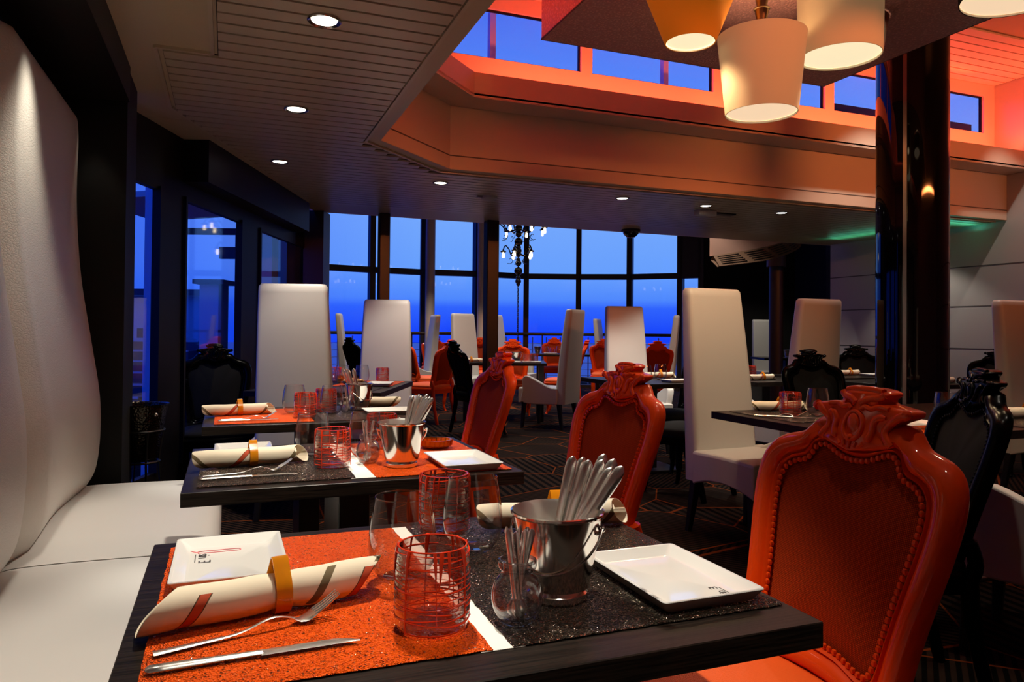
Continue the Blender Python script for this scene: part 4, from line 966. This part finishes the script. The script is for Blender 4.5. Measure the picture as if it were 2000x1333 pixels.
# ------------------------------------------------------------------ second table
n2 = 'the second banquette table'
runner('narrow white strip between the two mats on the second banquette table', .357, 2.000, 2.63, .08)
placemat('dark bronze woven mat at the left of the second banquette table', -.065, .330, 2.005, 2.60, mat_black)
placemat('orange woven mat at the right of the second banquette table', .384, .775, 1.990, 2.60, mat_orange)
p = put('plateC', mk_plate, .055, 2.475, ZM, 0, 'white rectangular plate behind the napkin on the second banquette table', 'white rectangular plates'); logo(p, -.045, .06, -90, True, 1.1)
put('plate', mk_plate, .660, 2.105, ZM, 0, 'white rectangular plate on the orange mat by the second orange chair', 'white rectangular plates')
place('napB', None, (.075,2.270,ZM), R(7), 'rolled cream napkin with striped ends on the second banquette table', group='rolled napkins')
put('fork', mk_fork, -.055, 2.125, ZM, 10, 'steel fork before the napkin on the second banquette table', 'forks')
put('tknife', mk_tknife, -.060, 2.080, ZM, 2, 'steel table knife at the front of the second banquette table', 'table knives')
put('tumbler', mk_tumbler, .290, 2.175, ZM, 140, 'red threaded tumbler at the front of the second banquette table', g_t)
put('wine', mk_wine, .255, 2.375, ZM, 0, 'stemless wine glass just behind the tumbler of the second banquette table', g_w)
put('wine', mk_wine, .415, 2.345, ZM, 0, 'stemless wine glass beside the bucket of the second banquette table', g_w)
put('tumbler', mk_tumbler, .500, 2.510, ZM, 30, 'red threaded tumbler behind a wine glass on the second banquette table', g_t)
put('jar', mk_jar, .398, 2.205, ZM, 0, 'small glass jar of spoons on the second banquette table', g_j); jar_spoons(.398, 2.205, 5, n2, 6)
put('bucket', mk_bucket, .482, 2.125, ZM, 165, 'steel bucket with fanned out knives on the second banquette table', g_b); bucket_knives(.482, 2.125, 8, -.33, n2, 11)
t = thing('glass_dish', 'low ribbed amber glass dish at the back of the second banquette table', 'dish', (.665,2.42,ZM))
m = MB(); m.lathe([(0,.002),(.042,.002),(.052,.010),(.055,.030),(.052,.030),(.048,.012),(0,.008)], 28); m.build('bowl', amber_glass, t, True)
m = MB()
for k in range(20): q = 2*PI*k/20; m.tube([(.0535*math.cos(q),.0535*math.sin(q),.010),(.0565*math.cos(q),.0565*math.sin(q),.030)], .0022, 6)
m.build('ribs', amber_glass, t, True)
# ------------------------------------------------------------------ third table
n3 = 'the third banquette table'
placemat('orange woven mat at the left of the third banquette table', -.045, .36, 3.30, 3.86, mat_orange)
placemat('dark bronze woven mat at the right of the third banquette table', .40, .78, 3.29, 3.88, mat_black)
place('napB', None, (.06,3.62,ZM), R(8), 'rolled cream napkin on the orange mat of the third banquette table', group='rolled napkins')
place('napC', lambda: mk_napkin(.30, .026, S_B, .6, 2.4, -.02), (.70,3.80,ZM), R(-3), 'rolled cream napkin right of the bucket on the third banquette table', group='rolled napkins')
put('fork', mk_fork, -.02, 3.42, ZM, 8, 'steel fork on the orange mat of the third banquette table', 'forks')
put('tknife', mk_tknife, -.03, 3.37, ZM, 2, 'steel table knife on the orange mat of the third banquette table', 'table knives')
put('tumbler', mk_tumbler, .335, 3.44, ZM, 200, 'red threaded tumbler at the left of the third banquette table', g_t)
put('wine', mk_wine, .300, 3.60, ZM, 0, 'stemless wine glass behind the left tumbler of the third banquette table', g_w)
put('tumbler', mk_tumbler, .455, 3.66, ZM, 20, 'red threaded tumbler in the middle of the third banquette table', g_t)
put('wine', mk_wine, .465, 3.54, ZM, 0, 'stemless wine glass in front of the middle tumbler of the third banquette table', g_w)
put('jar', mk_jar, .545, 3.58, ZM, 0, 'small glass jar of spoons on the third banquette table', g_j); jar_spoons(.545, 3.58, 4, n3, 8)
put('bucket', mk_bucket, .620, 3.70, ZM, 40, 'steel bucket with knives leaning left on the third banquette table', g_b); bucket_knives(.620, 3.70, 5, PI-.2, n3, 21)
put('plate', mk_plate, .735, 3.50, ZM, 90, 'white rectangular plate at the right end of the third banquette table', 'white rectangular plates')
# ------------------------------------------------------------------ table between the two tall chairs
def T4(X, Y): return W(X, Y)[:2]
e4 = 'the end table between two tall white chairs'
def pm(label, X, Y, w, d, m_, rz):
    o = placemat(label, -w/2, w/2, -d/2, d/2, m_); x, y, _ = W(X,Y); o.location = (x,y,ZT+.0006); o.rotation_euler = (0,0,rz); return o
pm('orange woven mat on the end table between two tall white chairs', -1.06, 5.50, .42, .55, mat_orange, -TH-.05)
pm('dark woven mat at the near side of the end table between two tall white chairs', -1.20, 4.98, .60, .40, mat_black, -TH-.05)
put('tumbler', mk_tumbler, *W(-.985,5.62)[:2], ZM, 0, 'orange glowing threaded tumbler on the right of the end table between tall white chairs', g_t)
put('tumbler', mk_tumbler, *W(-1.36,5.66)[:2], ZM, 50, 'threaded tumbler at the left of '+e4, g_t)
put('wine', mk_wine, *W(-1.26,5.48)[:2], ZM, 0, 'left stemless wine glass on '+e4, g_w)
put('wine', mk_wine, *W(-1.12,5.52)[:2], ZM, 0, 'right stemless wine glass on '+e4, g_w)
put('plate', mk_plate, *W(-.95,5.32)[:2], ZM, -20, 'white rectangular plate at the right edge of '+e4, 'white rectangular plates')
t = thing('potpourri_bowl', 'dark round bowl of orange and green potpourri on the end table', 'bowl', (*W(-1.13,5.28)[:2],ZM))
m = MB(); m.lathe([(0,.002),(.055,.002),(.088,.020),(.092,.026),(.085,.024),(.05,.010),(0,.010)], 28); m.build('bowl', slate, t, True)
m = MB(); rnd = random.Random(2)
for k in range(40):
    a = rnd.uniform(0,6.28); r = .065*math.sqrt(rnd.random()); m.ball((r*math.cos(a), r*math.sin(a), .030+rnd.uniform(0,.022)*(1-r/.08)), rnd.uniform(.010,.018), 7, 5, (1,rnd.uniform(.6,1),rnd.uniform(.4,.8)))
q = m.build('potpourri', potp, t, True); q['kind'] = 'stuff'
# ------------------------------------------------------------------ wide table at right
nr = 'the wide table behind the nearest orange chair'
placemat('dark woven mat on the far left part of the wide table at right', 2.40, 2.98, 2.62, 3.10, mat_black)
placemat('orange woven mat on the near left part of the wide table at right', 2.45, 3.02, 2.17, 2.58, mat_orange)
placemat('dark woven mat at the right edge of the photo on the wide table', 3.25, 3.85, 2.18, 2.60, mat_black)
place('napB', None, (2.66,3.03,ZM), R(-12), 'rolled napkin behind the tumbler on the wide table at right', group='rolled napkins')
put('tumbler', mk_tumbler, 2.595, 2.885, ZM, 0, 'mauve looking threaded tumbler at the left of the wide table at right', g_t)
put('wine', mk_wine, 2.672, 2.785, ZM, 0, 'stemless wine glass reflecting blue, right of the mauve looking tumbler', g_w)
put('wine', mk_wine, 2.86, 2.60, ZM, 0, 'stemless wine glass half hidden by the crest of the nearest orange chair, left side', g_w)
put('wine', mk_wine, 3.10, 2.44, ZM, 0, 'dark stemless wine glass at the right of the nearest orange chair crest', g_w)
put('plate', mk_plate, 2.975, 2.925, ZM, 90, 'white rectangular plate behind the blue reflecting wine glass', 'white rectangular plates')
put('plate', mk_plate, 2.78, 2.34, ZM, 90, 'white rectangular plate at the near edge of the wide table, by the nearest orange chair', 'white rectangular plates')
put('fork', mk_fork, 2.39, 2.90, ZM, -40, 'dark looking fork at the left end of the wide table at right', 'forks')
put('tknife', mk_tknife, 2.405, 2.845, ZM, -40, 'dark looking knife at the left end of the wide table at right', 'table knives')
place('napA', None, (3.60,2.42,ZM), R(-22), 'rolled napkin with amber ring at the right edge of the photo', group='rolled napkins')
t = thing('table_card', 'small white folded card standing behind the crest of the nearest orange chair', 'card', (2.99,2.66,ZM), R(-20))
m = MB(); pts = [(-.035,0),(.035,0),(.035,.085),(.028,.100),(.018,.105),(-.035,.105)]
for s in (1,-1): m.rings([[(x, s*(.030-.28*z), z) for x, z in pts],[(x, s*(.0285-.28*z), z) for x, z in pts]], True, True)
m.build('card', cloth_white, t)
# ------------------------------------------------------------------ other tables, sparse settings
def small(kind, x, y, label, rz=0):
    if kind == 't': put('tumbler', mk_tumbler, x, y, ZT, rz, label, g_t)
    if kind == 'w': put('wine', mk_wine, x, y, ZT, rz, label, g_w)
    if kind == 'n': place('napB', None, (x,y,ZT), R(rz), label, group='rolled napkins')
    if kind == 'p': put('plate', mk_plate, x, y, ZT, rz, label, 'white rectangular plates')
    if kind == 'b': put('bucket', mk_bucket, x, y, ZT, rz, label, g_b)
small('w',3.46,5.40,'stemless glass standing alone behind the second orange chair'); small('w',3.20,5.22,'stemless wine glass beside the crest of the second orange chair'); small('n',3.60,5.62,'rolled napkin behind the stemless glass on the table past the second orange chair',-5); small('p',3.45,5.12,'white plate at the near edge of the table past the second orange chair',90)
small('w',3.70,5.30,'stemless wine glass at the right end of the table past the second orange chair')
small('n',4.32,5.14,'rolled napkin with amber ring, right of the tallest looking white chair',5); small('t',4.42,5.42,'orange threaded tumbler behind that napkin, right of the tallest looking white chair'); 
t = thing('square_bowl', 'dark tapered bowl behind the orange tumbler, right of the tallest looking white chair', 'bowl', (4.36,5.74,ZT))
m = MB(); m.lathe([(0,.02),(.03,.02),(.095,.085),(.10,.09),(.09,.085),(.03,.03),(0,.03)], 24); m.lathe([(.05,.0),(.03,.02)], 20); m.build('bowl', slate, t, True); m = MB(); m.lathe([(0,.0),(.05,.0),(.05,.004),(0,.006)], 20); m.build('foot', slate, t, True)
small('n',5.74,5.56,'rolled napkin on the table left of the glossy column',6); small('p',5.92,5.42,'white plate on the table left of the glossy column',90)
small('t',5.66,4.62,'threaded tumbler on the table right of the glossy column'); small('w',5.55,4.66,'stemless glass on the table right of the glossy column'); small('n',5.62,4.44,'rolled napkin on the table right of the glossy column',10)
x, y, _ = W(4.55,12.55); small('t',x,y,'small red tumbler on the far table by the black wall')
x, y, _ = W(4.74,12.62); small('b',x,y,'far steel pot on the table by the black wall')
def row(cX, cY, items, names):
    for (k, dX, dY, rz), nm in zip(items, names):
        x, y, _ = W(cX+dX, cY+dY); small(k, x, y, nm, rz)
row(-.82, 13.35, [('t',-.05,-.25,0),('n',-.25,-.2,0),('n',.5,-.2,20),('p',.2,-.22,70)], ['lone tumbler on the far long table left of the black post','rolled napkin left of the lone tumbler on the far long table','rolled napkin beside the black post on the far long table','white plate on the far long table left of the black post'])
row(-.10, 9.80, [('w',-.02,-.2,0),('t',.30,-.25,0),('t',.40,-.12,40),('w',.00,.06,0),('p',.36,-.33,70),('b',.16,-.10,0),('n',-.20,-.30,0),('p',.10,-.34,70),('n',-.42,-.32,0)],
 ['stemless glass at the left of the pale edged table','left one of two close tumblers on the pale edged table','right one of two close tumblers on the pale edged table','stemless glass in the middle of the pale edged table','white plate at the right end of the pale edged table','steel bucket in the middle of the pale edged table','rolled napkin behind the crest of the third orange chair','white plate at the front of the pale edged table','rolled napkin left of the black post on the pale edged table'])
row(1.0, 13.6, [('b',-.52,.1,0),('w',-.38,-.1,0),('t',-.25,0,0),('w',-.12,.1,0),('t',.0,-.1,0),('p',-.3,-.3,70),('b',.28,-.15,0),('w',.60,-.2,0),('n',.66,-.3,10)],
 ['steel bucket at the left end of the far centre table','first stemless glass on the far centre table','first tumbler on the far centre table','second stemless glass on the far centre table','second tumbler on the far centre table','white plate on the far centre table','bright steel bucket in front of a far orange chair','stemless glass at the right end of the far centre table','rolled napkin at the right end of the far centre table'])
t = thing('candle_holder', 'small amber votive glass at the back edge of the end table', 'candle', (*W(-1.30,5.60)[:2],ZM))
m = MB(); m.lathe([(0,.0),(.022,.0),(.028,.05),(.026,.05),(.020,.004),(0,.004)], 20); m.build('glass_cup', amber_glass, t, True)
m = MB(); m.lathe([(0,.004),(.018,.004),(.022,.028),(0,.028)], 16); m.build('wax', cloth_white, t, True)
bpy.context.view_layer.update()
